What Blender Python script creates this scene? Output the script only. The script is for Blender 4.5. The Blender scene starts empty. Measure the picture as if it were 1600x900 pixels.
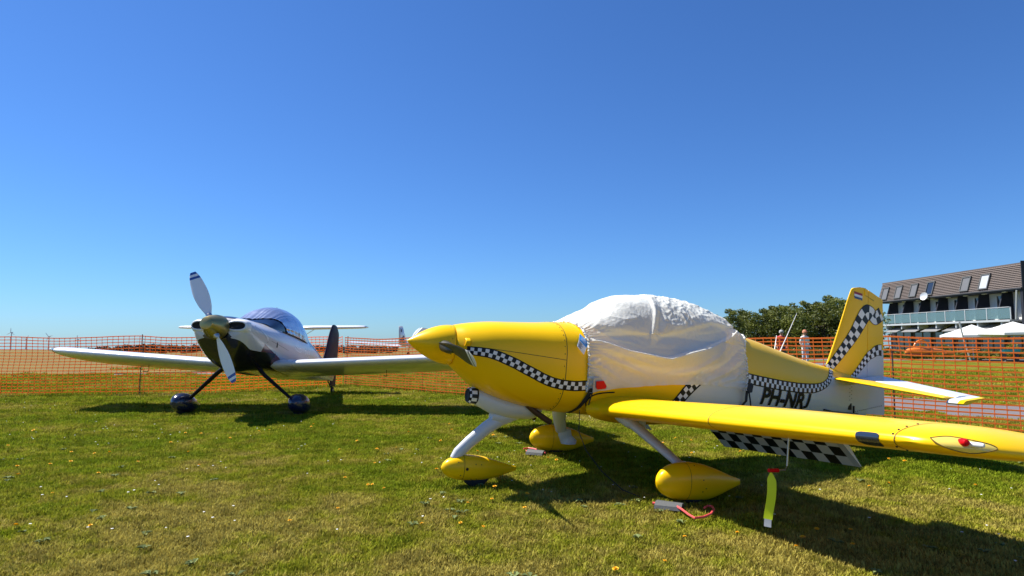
import bpy, bmesh, math, random
import numpy as np
from mathutils import Vector, Matrix, noise as mnoise
R = math.radians
random.seed(7)
rng = np.random.default_rng(7)
scene = bpy.context.scene
COL = scene.collection

# ------------------------------------------------------------------ camera, sky, sun
cam_d = bpy.data.cameras.new("camera")
cam = bpy.data.objects.new("camera", cam_d)
COL.objects.link(cam)
cam.location = (0, 0, 1.301)
cam.rotation_euler = (R(90) + math.atan2(80.3, 978), 0, 0)
cam_d.sensor_width = 36
cam_d.lens = 36 * 978 / 1600
cam_d.clip_start = 0.05
cam_d.clip_end = 12000
scene.camera = cam

SUN_DIR = Vector((-0.65, 0.27, 1.0)).normalized()          # towards the sun
elev = math.asin(SUN_DIR.z)
azim = math.atan2(SUN_DIR.x, SUN_DIR.y)                    # clockwise from +Y
world = bpy.data.worlds.new("World")
scene.world = world
world.use_nodes = True
wn = world.node_tree
sky = wn.nodes.new("ShaderNodeTexSky")
sky.sky_type = 'NISHITA'
sky.sun_disc = False
sky.sun_elevation = elev
sky.sun_rotation = azim
sky.altitude = 0
sky.air_density = 1.0
sky.dust_density = 0.15
sky.ozone_density = 4.0
bg = wn.nodes["Background"]
bg.inputs[1].default_value = 0.0625
tint = wn.nodes.new("ShaderNodeVectorMath"); tint.operation = 'MULTIPLY'
tint.inputs[1].default_value = (0.49, 0.825, 1.29)          # the camera's cool, saturated rendering of the clear sky
wn.links.new(sky.outputs[0], tint.inputs[0]); wn.links.new(tint.outputs[0], bg.inputs[0])

sun_d = bpy.data.lights.new("sun", 'SUN')
sun_d.energy = 5.0
sun_d.angle = R(0.53)
sun_d.color = (1.0, 0.96, 0.89)
sun = bpy.data.objects.new("sun", sun_d)
COL.objects.link(sun)
sun.rotation_euler = SUN_DIR.to_track_quat('Z', 'Y').to_euler()
sun.location = SUN_DIR * 60

scene.view_settings.view_transform = 'Standard'
scene.view_settings.look = 'None'
scene.view_settings.exposure = 0.80
scene.view_settings.gamma = 1.0
scene.view_settings.use_curve_mapping = False
scene.render.engine = 'CYCLES'
scene.cycles.use_denoising = True
scene.cycles.max_bounces = 8
scene.cycles.transparent_max_bounces = 12
scene.cycles.sample_clamp_indirect = 8

# ------------------------------------------------------------------ materials
MATS = {}
def new_mat(name):
    m = bpy.data.materials.new(name)
    m.use_nodes = True
    MATS[name] = m
    nt = m.node_tree
    return m, nt, nt.nodes["Principled BSDF"]

def paint(name, col, rough=0.5, coat=0.0, metal=0.0, vary=0.06, scale=6.0, bump=0.0, bscale=40.0, spec=0.5):
    """plain surface with a little procedural unevenness in colour and gloss"""
    m, nt, b = new_mat(name)
    N, L = nt.nodes, nt.links
    tc = N.new("ShaderNodeTexCoord")
    nz = N.new("ShaderNodeTexNoise"); nz.inputs["Scale"].default_value = scale; nz.inputs["Detail"].default_value = 5
    L.new(tc.outputs["Object"], nz.inputs["Vector"])
    mx = N.new("ShaderNodeMixRGB"); mx.blend_type = 'MIX'
    mx.inputs[1].default_value = (*[c * (1 - vary) for c in col], 1)
    mx.inputs[2].default_value = (*[min(1, c * (1 + vary)) for c in col], 1)
    L.new(nz.outputs[0], mx.inputs[0]); L.new(mx.outputs[0], b.inputs["Base Color"])
    mr = N.new("ShaderNodeMapRange"); mr.inputs[3].default_value = rough * 0.8; mr.inputs[4].default_value = min(1, rough * 1.25)
    L.new(nz.outputs[0], mr.inputs[0]); L.new(mr.outputs[0], b.inputs["Roughness"])
    b.inputs["Metallic"].default_value = metal
    b.inputs["Coat Weight"].default_value = coat
    b.inputs["Coat Roughness"].default_value = 0.06
    b.inputs["Specular IOR Level"].default_value = spec
    if bump > 0:
        n2 = N.new("ShaderNodeTexNoise"); n2.inputs["Scale"].default_value = bscale; n2.inputs["Detail"].default_value = 4
        L.new(tc.outputs["Object"], n2.inputs["Vector"])
        bp = N.new("ShaderNodeBump"); bp.inputs["Strength"].default_value = bump; bp.inputs["Distance"].default_value = 0.01
        L.new(n2.outputs[0], bp.inputs["Height"]); L.new(bp.outputs[0], b.inputs["Normal"])
    return m

def checker_mat(name, c1, c2, rough=0.35):
    """flat printed chequers on UV (one unit = one square)"""
    m, nt, b = new_mat(name)
    N, L = nt.nodes, nt.links
    uv = N.new("ShaderNodeUVMap")
    ad = N.new("ShaderNodeVectorMath"); ad.operation = 'ADD'; ad.inputs[1].default_value = (0, 0, 0.5)
    ck = N.new("ShaderNodeTexChecker"); ck.inputs["Scale"].default_value = 1.0
    ck.inputs[1].default_value = (*c1, 1); ck.inputs[2].default_value = (*c2, 1)
    L.new(uv.outputs[0], ad.inputs[0]); L.new(ad.outputs[0], ck.inputs[0]); L.new(ck.outputs[0], b.inputs["Base Color"])
    b.inputs["Roughness"].default_value = rough
    b.inputs["Coat Weight"].default_value = 0.08
    b.inputs["Specular IOR Level"].default_value = 0.2
    return m

YEL = (0.94, 0.55, 0.002)
m_yellow = paint("yellow_gloss_paint", YEL, 0.30, coat=0.10, vary=0.03, scale=2.5, spec=0.22)
m_white = paint("white_gloss_paint", (0.74, 0.75, 0.76), 0.3, coat=0.5, vary=0.03)
m_greyw = paint("pale_grey_paint", (0.60, 0.62, 0.64), 0.35, coat=0.3, vary=0.04)
m_black = paint("black_paint", (0.010, 0.010, 0.012), 0.4, coat=0.0, spec=0.15)
m_check = checker_mat("chequer_print", (0.012, 0.012, 0.014), (0.78, 0.78, 0.78))
m_dark = paint("dark_void", (0.01, 0.01, 0.01), 0.8)
m_rubber = paint("tyre_rubber", (0.02, 0.02, 0.02), 0.8, bump=0.2)
m_brown = paint("burnt_exhaust_steel", (0.09, 0.055, 0.035), 0.55, metal=0.6, vary=0.3, scale=20)
m_steel = paint("bare_steel", (0.45, 0.45, 0.46), 0.35, metal=0.9)
m_seam = paint("panel_gap", (0.16, 0.10, 0.01), 0.7)
m_lens = paint("smoked_lens", (0.02, 0.03, 0.05), 0.06, coat=1.0)
m_red = paint("red_plastic", (0.60, 0.004, 0.008), 0.45, coat=0.0, spec=0.12)
m_strap = paint("navy_webbing", (0.018, 0.022, 0.03), 0.8, bump=0.4, bscale=200)
m_grey = paint("grey_rubber", (0.085, 0.09, 0.092), 0.7, vary=0.2, scale=30, bump=0.2)
m_pink = paint("coral_red_rod", (0.75, 0.09, 0.09), 0.45)
m_lime = paint("fluorescent_yellow_ribbon", (0.72, 0.86, 0.01), 0.6, vary=0.04)
m_navy = paint("navy_gloss_paint", (0.012, 0.018, 0.055), 0.22, coat=0.6)
m_blueprint = paint("blue_print", (0.03, 0.10, 0.38), 0.4)
m_gold = paint("satin_gold_metal", (0.40, 0.32, 0.13), 0.34, metal=0.85, vary=0.08, scale=12)
m_plum = paint("dark_plum_paint", (0.022, 0.012, 0.026), 0.45, coat=0.0, spec=0.15)
m_burg = paint("burgundy_paint", (0.11, 0.03, 0.035), 0.35, coat=0.4)
m_skin = paint("skin", (0.45, 0.26, 0.18), 0.6)

# ------------------------------------------------------------------ mesh helpers
def link(o, parent=None):
    COL.objects.link(o)
    if parent is not None:
        o.parent = parent
    return o

def mesh(name, V, F, mats, parent=None, smooth=True, idx=None, uv=None, loc=None):
    me = bpy.data.meshes.new(name)
    me.from_pydata([tuple(map(float, v)) for v in V], [], [tuple(int(i) for i in f) for f in F])
    if not isinstance(mats, (list, tuple)):
        mats = [mats]
    for m in mats:
        me.materials.append(m)
    if idx is not None:
        me.polygons.foreach_set("material_index", np.asarray(idx, dtype=np.int32))
    if uv is not None:
        l = me.uv_layers.new(name="UVMap")
        vi = np.zeros(len(me.loops), dtype=np.int32); me.loops.foreach_get("vertex_index", vi)
        U = np.asarray(uv, dtype=np.float32)[vi]
        l.data.foreach_set("uv", U.ravel())
    if smooth:
        me.polygons.foreach_set("use_smooth", np.ones(len(me.polygons), dtype=bool))
    me.update()
    o = bpy.data.objects.new(name, me)
    link(o, parent)
    if loc is not None:
        o.location = loc
    return o

def tag(o, label, cat=None, group=None, kind=None):
    if label: o["label"] = label
    if cat: o["category"] = cat
    if group: o["group"] = group
    if kind: o["kind"] = kind
    return o

def thing(name, label, cat, loc=(0, 0, 0), rz=0.0, group=None):
    o = bpy.data.objects.new(name, None)
    o.empty_display_size = 0.2
    COL.objects.link(o)
    o.location = loc
    o.rotation_euler = (0, 0, rz)
    return tag(o, label, cat, group)

def copy_tree(o, parent=None):
    c = o.copy()
    COL.objects.link(c)
    c.parent = parent
    for ch in [x for x in bpy.data.objects if x.parent == o]:
        copy_tree(ch, c)
    return c

def fix_normals(o):
    bm = bmesh.new(); bm.from_mesh(o.data)
    bmesh.ops.recalc_face_normals(bm, faces=bm.faces)
    bm.to_mesh(o.data); bm.free()
    return o

def auto_smooth(o, ang=35):
    bm = bmesh.new(); bm.from_mesh(o.data)
    for e in bm.edges:
        if len(e.link_faces) == 2 and e.calc_face_angle(0) > R(ang):
            e.smooth = False
    bm.to_mesh(o.data); bm.free()
    return o

def grid_faces(nu, nv, closed_v=False, flip=False):
    F = []
    for i in range(nu - 1):
        for j in range(nv if closed_v else nv - 1):
            k = (j + 1) % nv
            q = (i * nv + j, (i + 1) * nv + j, (i + 1) * nv + k, i * nv + k)
            F.append(q[::-1] if flip else q)
    return F

def loft(rings, cap0=True, cap1=True):
    """rings: list of equal-length closed loops"""
    n = len(rings[0]); V = [p for r in rings for p in r]
    F = grid_faces(len(rings), n, True)
    if cap0: F.append(tuple(range(n)))
    if cap1: F.append(tuple((len(rings) - 1) * n + j for j in range(n))[::-1])
    return V, F

class MB:
    """collects boxes, tubes and lofts into one mesh (used for one part each)"""
    def __init__(s): s.V = []; s.F = []; s.I = []
    def add(s, V, F, i=0):
        b = len(s.V); s.V += [tuple(v) for v in V]
        s.F += [tuple(b + k for k in f) for f in F]; s.I += [i] * len(F)
    def box(s, c, d, rot=None, i=0):
        V = []
        for x in (-1, 1):
            for y in (-1, 1):
                for z in (-1, 1):
                    v = Vector((x * d[0] / 2, y * d[1] / 2, z * d[2] / 2))
                    if rot is not None: v = rot @ v
                    V.append(v + Vector(c))
        s.add(V, [(0, 1, 3, 2), (4, 6, 7, 5), (0, 4, 5, 1), (2, 3, 7, 6), (0, 2, 6, 4), (1, 5, 7, 3)], i)
    def tube(s, path, rad, n=10, i=0, flat=None, up=(0, 0, 1), caps=True):
        """flat: ratio of second axis to first"""
        P = [Vector(p) for p in path]; rings = []
        if not isinstance(rad, (list, tuple)): rad = [rad] * len(P)
        for k, p in enumerate(P):
            t = (P[min(k + 1, len(P) - 1)] - P[max(k - 1, 0)]).normalized()
            u = Vector(up)
            if abs(t.dot(u)) > 0.98: u = Vector((1, 0, 0))
            a = t.cross(u).normalized(); b = t.cross(a).normalized()
            fl = 1 if flat is None else flat
            rings.append([p + a * math.cos(q) * rad[k] + b * math.sin(q) * rad[k] * fl for q in [2 * math.pi * j / n for j in range(n)]])
        V, F = loft(rings, caps, caps); s.add(V, F, i)
    def lathe(s, prof, axis0, axis, n=32, i=0):
        """prof: list of (distance along axis, radius)"""
        ax = Vector(axis).normalized(); u = Vector((0, 0, 1)) if abs(ax.z) < .9 else Vector((1, 0, 0))
        a = ax.cross(u).normalized(); b = ax.cross(a).normalized(); o = Vector(axis0)
        rings = [[o + ax * d + (a * math.cos(q) + b * math.sin(q)) * max(r, 1e-4) for q in [2 * math.pi * j / n for j in range(n)]] for d, r in prof]
        V, F = loft(rings); s.add(V, F, i)
    def quad(s, pts, i=0): s.add(pts, [tuple(range(len(pts)))], i)
    def build(s, name, mats, parent=None, smooth=False, ang=35, T=None):
        V = s.V if T is None else [T(*v) for v in s.V]
        o = mesh(name, V, s.F, mats, parent, smooth, s.I)
        fix_normals(o)
        if smooth: auto_smooth(o, ang)
        return o

def cubic(X, Y):
    X = np.array(X, float); Y = np.array(Y, float); h = np.diff(X); d = np.diff(Y) / h
    m = np.zeros(len(X)); m[0] = d[0]; m[-1] = d[-1]
    for i in range(1, len(X) - 1):
        if d[i - 1] * d[i] > 0:
            w1 = 2 * h[i] + h[i - 1]; w2 = h[i] + 2 * h[i - 1]; m[i] = (w1 + w2) / (w1 / d[i - 1] + w2 / d[i])
    def f(x):
        x = np.clip(x, X[0], X[-1]); i = np.clip(np.searchsorted(X, x) - 1, 0, len(X) - 2)
        t = (x - X[i]) / h[i]
        return (1 + 2 * t) * (1 - t) ** 2 * Y[i] + t * (1 - t) ** 2 * h[i] * m[i] + t * t * (3 - 2 * t) * Y[i + 1] + t * t * (t - 1) * h[i] * m[i + 1]
    return f

def poly_resample(P, n):
    """smooth curve through points (centripetal by arc length), n samples"""
    P = np.array(P, float); d = np.r_[0, np.cumsum(np.linalg.norm(np.diff(P, axis=0), axis=1))]
    fs = [cubic(d, P[:, k]) for k in range(P.shape[1])]
    s = np.linspace(0, d[-1], n)
    Q = np.stack([f(s) for f in fs], 1)
    # re-space evenly
    d2 = np.r_[0, np.cumsum(np.linalg.norm(np.diff(Q, axis=0), axis=1))]
    s2 = np.linspace(0, d2[-1], n)
    return np.stack([np.interp(s2, d2, Q[:, k]) for k in range(P.shape[1])], 1), d2[-1]

class Hull:
    """aircraft fuselage: superellipse sections; x aft, y left, z up from the thrust line"""
    def __init__(s, X, T, B, W, N, M):
        s.X = X; s.t, s.b, s.w, s.n, s.m = [cubic(X, a) for a in (T, B, W, N, M)]
    def y(s, x, z):
        m = s.m(x); H = np.where(z > m, s.t(x) - m, m - s.b(x)); q = np.clip(np.abs(z - m) / H, 0, 1)
        return s.w(x) * (1 - q ** s.n(x)) ** (1 / s.n(x))
    def ring(s, x, k):
        a = np.arange(k) * 2 * np.pi / k
        t, b, w, n, m = s.t(x), s.b(x), s.w(x), s.n(x), s.m(x)
        sy, cz = np.sin(a), np.cos(a)
        y = w * np.sign(sy) * np.abs(sy) ** (2 / n)
        z = m + np.where(cz > 0, (t - m), (m - b)) * np.sign(cz) * np.abs(cz) ** (2 / n)
        return np.stack([np.full(k, x), y, z], 1)

def naca(xc, t):
    return 5 * t * (0.2969 * np.sqrt(xc) - 0.126 * xc - 0.3516 * xc ** 2 + 0.2843 * xc ** 3 - 0.1036 * xc ** 4)
def camber(xc, m=0.018, p=0.3):
    return np.where(xc < p, m / p ** 2 * (2 * p * xc - xc ** 2), m / (1 - p) ** 2 * (1 - 2 * p + 2 * p * xc - xc ** 2))
def airfoil(t, n=22, x0=0.0, x1=1.0, cam=0.018, blunt=0.004):
    """closed loop from lower trailing edge over the nose to the upper trailing edge"""
    b = (1 - np.cos(np.linspace(0, np.pi, n))) / 2
    xs = x0 + (x1 - x0) * b
    up = camber(xs, cam) + naca(xs, t) + blunt * .5; lo = camber(xs, cam) - naca(xs, t) - blunt * .5
    return np.concatenate([np.stack([xs[::-1], lo[::-1]], 1), np.stack([xs[1 if x0 == 0 else 0:], up[1 if x0 == 0 else 0:]], 1)])

# decal strip following a curve on a surface  -------------------------------------------------
def strip(name, pts, width, ysurf, T, parent, rows=2, border=0.18, off=0.003, cell=None, n=90, mirror=False, tang=None, mats=None):
    """pts: (x,z) or (x,z,width) centre line; a chequered band with black edge lines lying on y=ysurf(x,z)"""
    if len(pts[0]) == 2: pts = [(x, z, width) for x, z in pts]
    C, L = poly_resample(pts, n)
    tx = np.gradient(C[:, 0]); tz = np.gradient(C[:, 1]); ln = np.hypot(tx, tz); nx, nz = -tz / ln, tx / ln
    vs = [-0.5, -0.5 + border * .5, -0.25 + border * .25, 0, 0.25 - border * .25, 0.5 - border * .5, 0.5]
    ws = C[:, 2]
    cells = np.r_[0, np.cumsum(np.diff(np.r_[0, np.cumsum(np.hypot(np.diff(C[:, 0]), np.diff(C[:, 1])))]) / ((ws[1:] + ws[:-1]) / 2 * (1 - border) / rows))]
    V = []; UV = []
    for i in range(n):
        for v in vs:
            x = C[i, 0] + nx[i] * v * ws[i]; z = C[i, 1] + nz[i] * v * ws[i]
            y = float(ysurf(x, z)) + off
            V.append(T(x, -y if mirror else y, z))
            UV.append((cells[i], (v + 0.5 - border * .5) / (1 - border) * rows + 10))
    F = grid_faces(n, len(vs), False, flip=mirror)
    idx = [1 if (k % (len(vs) - 1)) in (0, len(vs) - 2) else 0 for k in range(len(F))]
    return mesh(name, V, F, mats or [m_check, m_black], parent, True, idx, UV)

# ================================================================== GROUND AND SETTING
def ground_z(x, y):
    r = math.hypot(x, y)
    return 0.0 if r < 80 else -0.0133 * (r - 80)

def turf_nodes(nt, near):
    """returns a colour socket: green to straw mottling by world position"""
    N, L = nt.nodes, nt.links
    geo = N.new("ShaderNodeNewGeometry")
    def nz(scale, det=4, rough=.55):
        n = N.new("ShaderNodeTexNoise"); n.inputs["Scale"].default_value = scale; n.inputs["Detail"].default_value = det
        n.inputs["Roughness"].default_value = rough
        L.new(geo.outputs["Position"], n.inputs["Vector"]); return n
    big, mid, fine = nz(0.55, 3), nz(2.6, 4), nz(26, 3)
    # a drier belt nearer the foreground
    sep = N.new("ShaderNodeSeparateXYZ"); L.new(geo.outputs["Position"], sep.inputs[0])
    mr = N.new("ShaderNodeMapRange"); mr.inputs[1].default_value = 3.2; mr.inputs[2].default_value = 6.5
    mr.inputs[3].default_value = 0.13; mr.inputs[4].default_value = -0.13
    L.new(sep.outputs[1], mr.inputs[0])
    a1 = N.new("ShaderNodeMath"); a1.operation = 'ADD'; L.new(big.outputs[0], a1.inputs[0]); L.new(mr.outputs[0], a1.inputs[1])
    a2 = N.new("ShaderNodeMath"); a2.operation = 'MULTIPLY_ADD'; L.new(mid.outputs[0], a2.inputs[0]); a2.inputs[1].default_value = 0.85; L.new(a1.outputs[0], a2.inputs[2])
    a3 = N.new("ShaderNodeMath"); a3.operation = 'MULTIPLY_ADD'; L.new(fine.outputs[0], a3.inputs[0]); a3.inputs[1].default_value = 0.45; L.new(a2.outputs[0], a3.inputs[2])
    cr = N.new("ShaderNodeValToRGB"); e = cr.color_ramp.elements
    e[0].position = 0.0; e[0].color = (0.178, 0.225, 0.010, 1)
    e[1].position = 1.0; e[1].color = (0.36, 0.30, 0.064, 1)
    k = e.new(.5); k.color = (0.275, 0.275, 0.022, 1)
    rs_ = N.new("ShaderNodeMapRange"); rs_.inputs[1].default_value = 0.91; rs_.inputs[2].default_value = 1.25; L.new(a3.outputs[0], rs_.inputs[0]); L.new(rs_.outputs[0], cr.inputs[0])
    return cr.outputs[0], geo

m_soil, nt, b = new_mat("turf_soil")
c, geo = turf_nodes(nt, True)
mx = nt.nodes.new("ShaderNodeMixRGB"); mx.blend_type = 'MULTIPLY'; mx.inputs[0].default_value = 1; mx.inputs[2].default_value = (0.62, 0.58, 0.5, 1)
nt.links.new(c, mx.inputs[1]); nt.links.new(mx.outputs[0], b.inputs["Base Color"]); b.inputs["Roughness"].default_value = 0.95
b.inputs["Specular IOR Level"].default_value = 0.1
nz = nt.nodes.new("ShaderNodeTexNoise"); nz.inputs["Scale"].default_value = 60; nz.inputs["Detail"].default_value = 6
nt.links.new(geo.outputs["Position"], nz.inputs["Vector"])
bp = nt.nodes.new("ShaderNodeBump"); bp.inputs["Strength"].default_value = 0.8; bp.inputs["Distance"].default_value = 0.03
nt.links.new(nz.outputs[0], bp.inputs["Height"]); nt.links.new(bp.outputs[0], b.inputs["Normal"])

m_blade, nt, b = new_mat("grass_blade")
c, geo = turf_nodes(nt, True)
oi = nt.nodes.new("ShaderNodeObjectInfo")
hs = nt.nodes.new("ShaderNodeHueSaturation")
mr = nt.nodes.new("ShaderNodeMapRange"); mr.inputs[3].default_value = 0.6; mr.inputs[4].default_value = 1.5
nt.links.new(oi.outputs["Random"], mr.inputs[0]); nt.links.new(mr.outputs[0], hs.inputs["Value"]); nt.links.new(c, hs.inputs["Color"])
nt.links.new(hs.outputs[0], b.inputs["Base Color"]); b.inputs["Roughness"].default_value = 0.8
b.inputs["Specular IOR Level"].default_value = 0.08
tr = nt.nodes.new("ShaderNodeBsdfTranslucent"); nt.links.new(hs.outputs[0], tr.inputs[0])
ms = nt.nodes.new("ShaderNodeMixShader"); ms.inputs[0].default_value = 0.3
nt.links.new(b.outputs[0], ms.inputs[1]); nt.links.new(tr.outputs[0], ms.inputs[2])
nt.links.new(ms.outputs[0], nt.nodes["Material Output"].inputs[0])

# one sheet of ground out to the horizon
rad = [0, 1.5, 3, 5, 8, 12, 18, 26, 38, 55, 80, 120, 200, 350, 600, 1000, 1800, 3000, 5000, 8000]
NA = 96
V = [(0, 0, 0)]; F = []
for r in rad[1:]:
    for k in range(NA):
        a = 2 * math.pi * k / NA
        V.append((r * math.cos(a), r * math.sin(a), ground_z(r, 0)))
for k in range(NA): F.append((0, 1 + k, 1 + (k + 1) % NA))
for i in range(len(rad) - 2):
    for k in range(NA):
        a, b_ = 1 + i * NA + k, 1 + i * NA + (k + 1) % NA
        F.append((a, a + NA, b_ + NA, b_))
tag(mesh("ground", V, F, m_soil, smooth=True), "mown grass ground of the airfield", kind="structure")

m_field, nt, b = new_mat("dry_field_grass")
geo = nt.nodes.new("ShaderNodeNewGeometry"); nz = nt.nodes.new("ShaderNodeTexNoise"); nz.inputs["Scale"].default_value = .25; nz.inputs["Detail"].default_value = 7
mp = nt.nodes.new("ShaderNodeMapping"); mp.inputs["Scale"].default_value = (1, 3, 1); nt.links.new(geo.outputs["Position"], mp.inputs[0]); nt.links.new(mp.outputs[0], nz.inputs["Vector"])
cr = nt.nodes.new("ShaderNodeValToRGB"); e = cr.color_ramp.elements; e[0].position = .35; e[0].color = (.165, .11, .045, 1); e[1].position = .65; e[1].color = (.20, .165, .05, 1)
nt.links.new(nz.outputs[0], cr.inputs[0]); nt.links.new(cr.outputs[0], b.inputs["Base Color"]); b.inputs["Roughness"].default_value = .95; b.inputs["Specular IOR Level"].default_value = .05
fr0 = [28, 40, 55, 80, 120, 200, 350, 600, 1000, 1800, 3000]
V = [(r * math.sin(R(-62 + 58 * k / 40)), r * math.cos(R(-62 + 58 * k / 40)), ground_z(r, 0) + .02 + r * .0004) for r in fr0 for k in range(41)]
tag(mesh("field", V, grid_faces(len(fr0), 41), m_field), "dry straw-coloured field beyond the taxiway on the left", kind="structure")

def ribbon(name, pts, widths, z, mat, label):
    P = np.array(pts, float); C, L = poly_resample(np.c_[P, np.array(widths, float)[:, None] if np.ndim(widths) else np.full((len(P), 1), widths)], 60)
    t = np.gradient(C[:, :2], axis=0); t /= np.linalg.norm(t, axis=1)[:, None]; n = np.c_[-t[:, 1], t[:, 0]]
    V = []
    for i in range(60):
        for s in (-.5, 0, .5):
            w = C[i, 2] * (1 + .06 * mnoise.noise(Vector((i * .7, s * 9, 3))))
            p = C[i, :2] + n[i] * s * w
            V.append((p[0], p[1], ground_z(*p) + z))
    return tag(mesh(name, V, grid_faces(60, 3), mat), label, kind="structure")
m_asph = paint("worn_tarmac", (0.15, 0.135, 0.135), 0.9, vary=0.25, scale=3, bump=0.5, bscale=90)
PATH_A = [(-60, 26.5), (-30, 25), (-16, 24.6), (-6, 25.5), (6, 29), (20, 36)]
PATH_B = [(12.5, 4.5), (10.4, 8.4), (8.3, 12.2), (6.0, 17), (3.5, 24)]
ribbon("taxiway", PATH_A, 3.4, 0.006, m_asph, "worn grey taxiway track crossing the field behind the fence")
ribbon("path", PATH_B, 2.6, 0.010, m_asph, "grey paved path running behind the orange fence")
ribbon("terrace_path", [(18, 41), (28, 40), (40, 38.5)], 2.6, 0.008, m_asph, "grey path in front of the clubhouse terrace")

# ================================================================== YELLOW AEROPLANE
HX = [.40, .46, .55, .70, .90, 1.15, 1.33, 1.6, 2.0, 2.5, 3.0, 3.3, 3.7, 4.1, 4.5, 4.9, 5.3, 5.62]
YH = Hull(HX,
    [.178, .195, .215, .240, .258, .280, .302, .315, .20, .18, .25, .425, .375, .30, .225, .17, .12, .09],
    [-.178, -.22, -.29, -.38, -.45, -.50, -.52, -.53, -.54, -.54, -.53, -.52, -.50, -.475, -.45, -.425, -.40, -.37],
    [.178, .23, .285, .35, .41, .46, .49, .525, .55, .555, .52, .475, .40, .32, .235, .155, .085, .05],
    [2, 2.15, 2.35, 2.6, 2.75, 2.8, 2.8, 2.8, 2.8, 2.8, 2.6, 2.5, 2.4, 2.3, 2.25, 2.2, 2.2, 2.2],
    [0, -.01, -.03, -.05, -.07, -.09, -.1, -.11, -.12, -.12, -.1, -.1, -.1, -.1, -.11, -.12, -.13, -.13])
YHC = Hull(HX,
    [.178, .195, .215, .240, .258, .280, .302, .335, .34, .35, .40, .445, .375, .30, .225, .17, .12, .09],
    [-.178, -.22, -.29, -.38, -.45, -.50, -.52, -.53, -.54, -.54, -.53, -.52, -.50, -.475, -.45, -.425, -.40, -.37],
    [.178, .23, .285, .35, .41, .46, .49, .525, .55, .555, .52, .475, .40, .32, .235, .155, .085, .05],
    [2, 2.15, 2.35, 2.6, 2.75, 2.8, 2.8, 2.8, 2.8, 2.8, 2.6, 2.5, 2.4, 2.3, 2.25, 2.2, 2.2, 2.2],
    [0, -.01, -.03, -.05, -.07, -.09, -.1, -.11, -.12, -.12, -.1, -.1, -.1, -.1, -.11, -.12, -.13, -.13])
YP = R(5.44)
def TY(x, y, z):        # body frame (aft, left, up from thrust line) -> local frame of the plane's root, nose-high stance
    return (x * math.cos(YP) + z * math.sin(YP), -y, 1.29 - x * math.sin(YP) + z * math.cos(YP))
def gz(x, P=YP, zt=1.29):  # body z of the ground below body x
    return -(zt - x * math.sin(P)) / math.cos(P)
yp = thing("yellow_aeroplane", "yellow low-wing light aeroplane with chequered stripes and a white canopy cover", "aeroplane", (-.91, 5.43, 0), R(22.8))

# fuselage: yellow above the chequered line, white below it towards the tail
aft = [(3.33, -.055), (3.391, -.061), (3.587, -.076), (3.801, -.09), (4.025, -.101), (4.261, -.106), (4.482, -.101), (4.632, -.08), (4.763, -.038), (4.855, .024), (4.923, .1), (4.97, .135)]
aftz = cubic([p[0] for p in aft], [p[1] for p in aft])
midx = cubic([-.55, -.4, -.318, -.24, -.17, -.05], [2.37, 2.44, 2.495, 2.553, 2.622, 2.78])
def y_white(x, z):
    if x < 2.3: return False
    if x < midx(z): return False
    zz = aftz(x) if x > 3.33 else -.055
    if x > 4.95: zz = .045
    return z < zz
xs = np.unique(np.r_[np.linspace(.40, .75, 30), np.linspace(.75, 5.62, 190)])
K = 112
rings = [YH.ring(x, K) for x in xs]
V, F = loft(rings)
idx = []
for f in F:
    c = np.mean([V[i] for i in f], axis=0); idx.append(1 if y_white(c[0], c[2]) else 0)
o = mesh("fuselage", [TY(*v) for v in V], F, [m_yellow, m_greyw], yp, True, idx); fix_normals(o); auto_smooth(o, 50)
# cowl seam, oil door and cowl split line as thin raised tapes standing 1 mm proud
def hull_line(name, pts, w, mat, parent, hull=YH, T=TY, n=60, off=.0018, mirror=False):
    C, L = poly_resample(pts, n); V = []
    tx = np.gradient(C[:, 0]); tz = np.gradient(C[:, 1]); ln = np.hypot(tx, tz)
    for i in range(n):
        for s in (-.5, .5):
            x = C[i, 0] - tz[i] / ln[i] * s * w; z = C[i, 1] + tx[i] / ln[i] * s * w
            y = float(hull.y(x, z)) + off
            V.append(T(x, -y if mirror else y, z))
    return mesh(name, V, grid_faces(n, 2, False, flip=mirror), mat, parent)
def hull_ring(name, x, w, mat, parent, hull=YH, T=TY, off=.0016):
    V = []
    for s in (-.5, .5):
        r = hull.ring(x + s * w, 96); c = np.array([x, 0, hull.m(x)])
        for p in r:
            d = p - c; d[0] = 0; V.append(T(*(p + d / np.linalg.norm(d) * off)))
    return mesh(name, V, grid_faces(2, 96, True), mat, parent)
hull_ring("cowl_seam", 1.312, .006, m_seam, yp)
for mir in (False, True):
    hull_line("cowl_split_line", [(.62, -.005), (.9, -.02), (1.31, -.045)], .005, m_seam, yp, mirror=mir)
    strip("chequered_stripe", [(.47, -.036, .07), (.509, -.038, .073), (.548, -.039, .076), (.623, -.043, .08), (.7, -.057, .084), (.781, -.083, .087), (.864, -.113, .088), (.949, -.15, .088), (1.037, -.186, .088), (1.126, -.223, .088), (1.216, -.249, .088), (1.304, -.261, .089), (1.391, -.263, .09), (1.55, -.245, .09)], .088, YH.y, TY, yp, border=.24, mirror=mir)
    strip("chequered_stripe", [(x, z, .108 if x < 4.5 else (.108 - (x - 4.5) * .12)) for x, z in aft], .1, YH.y, TY, yp, border=.22, n=150, mirror=mir)
    strip("chequered_stripe", [(2.40, -.5), (2.44, -.4), (2.495, -.318), (2.553, -.24), (2.622, -.17), (2.76, -.06)], .115, YH.y, TY, yp, border=.26, mirror=mir)
    # raised fairing crease below the cowl
    hull_line("cowl_crease", [(.78, -.33), (.95, -.41), (1.1, -.455)], .012, m_yellow, yp, mirror=mir, off=.005)

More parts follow.
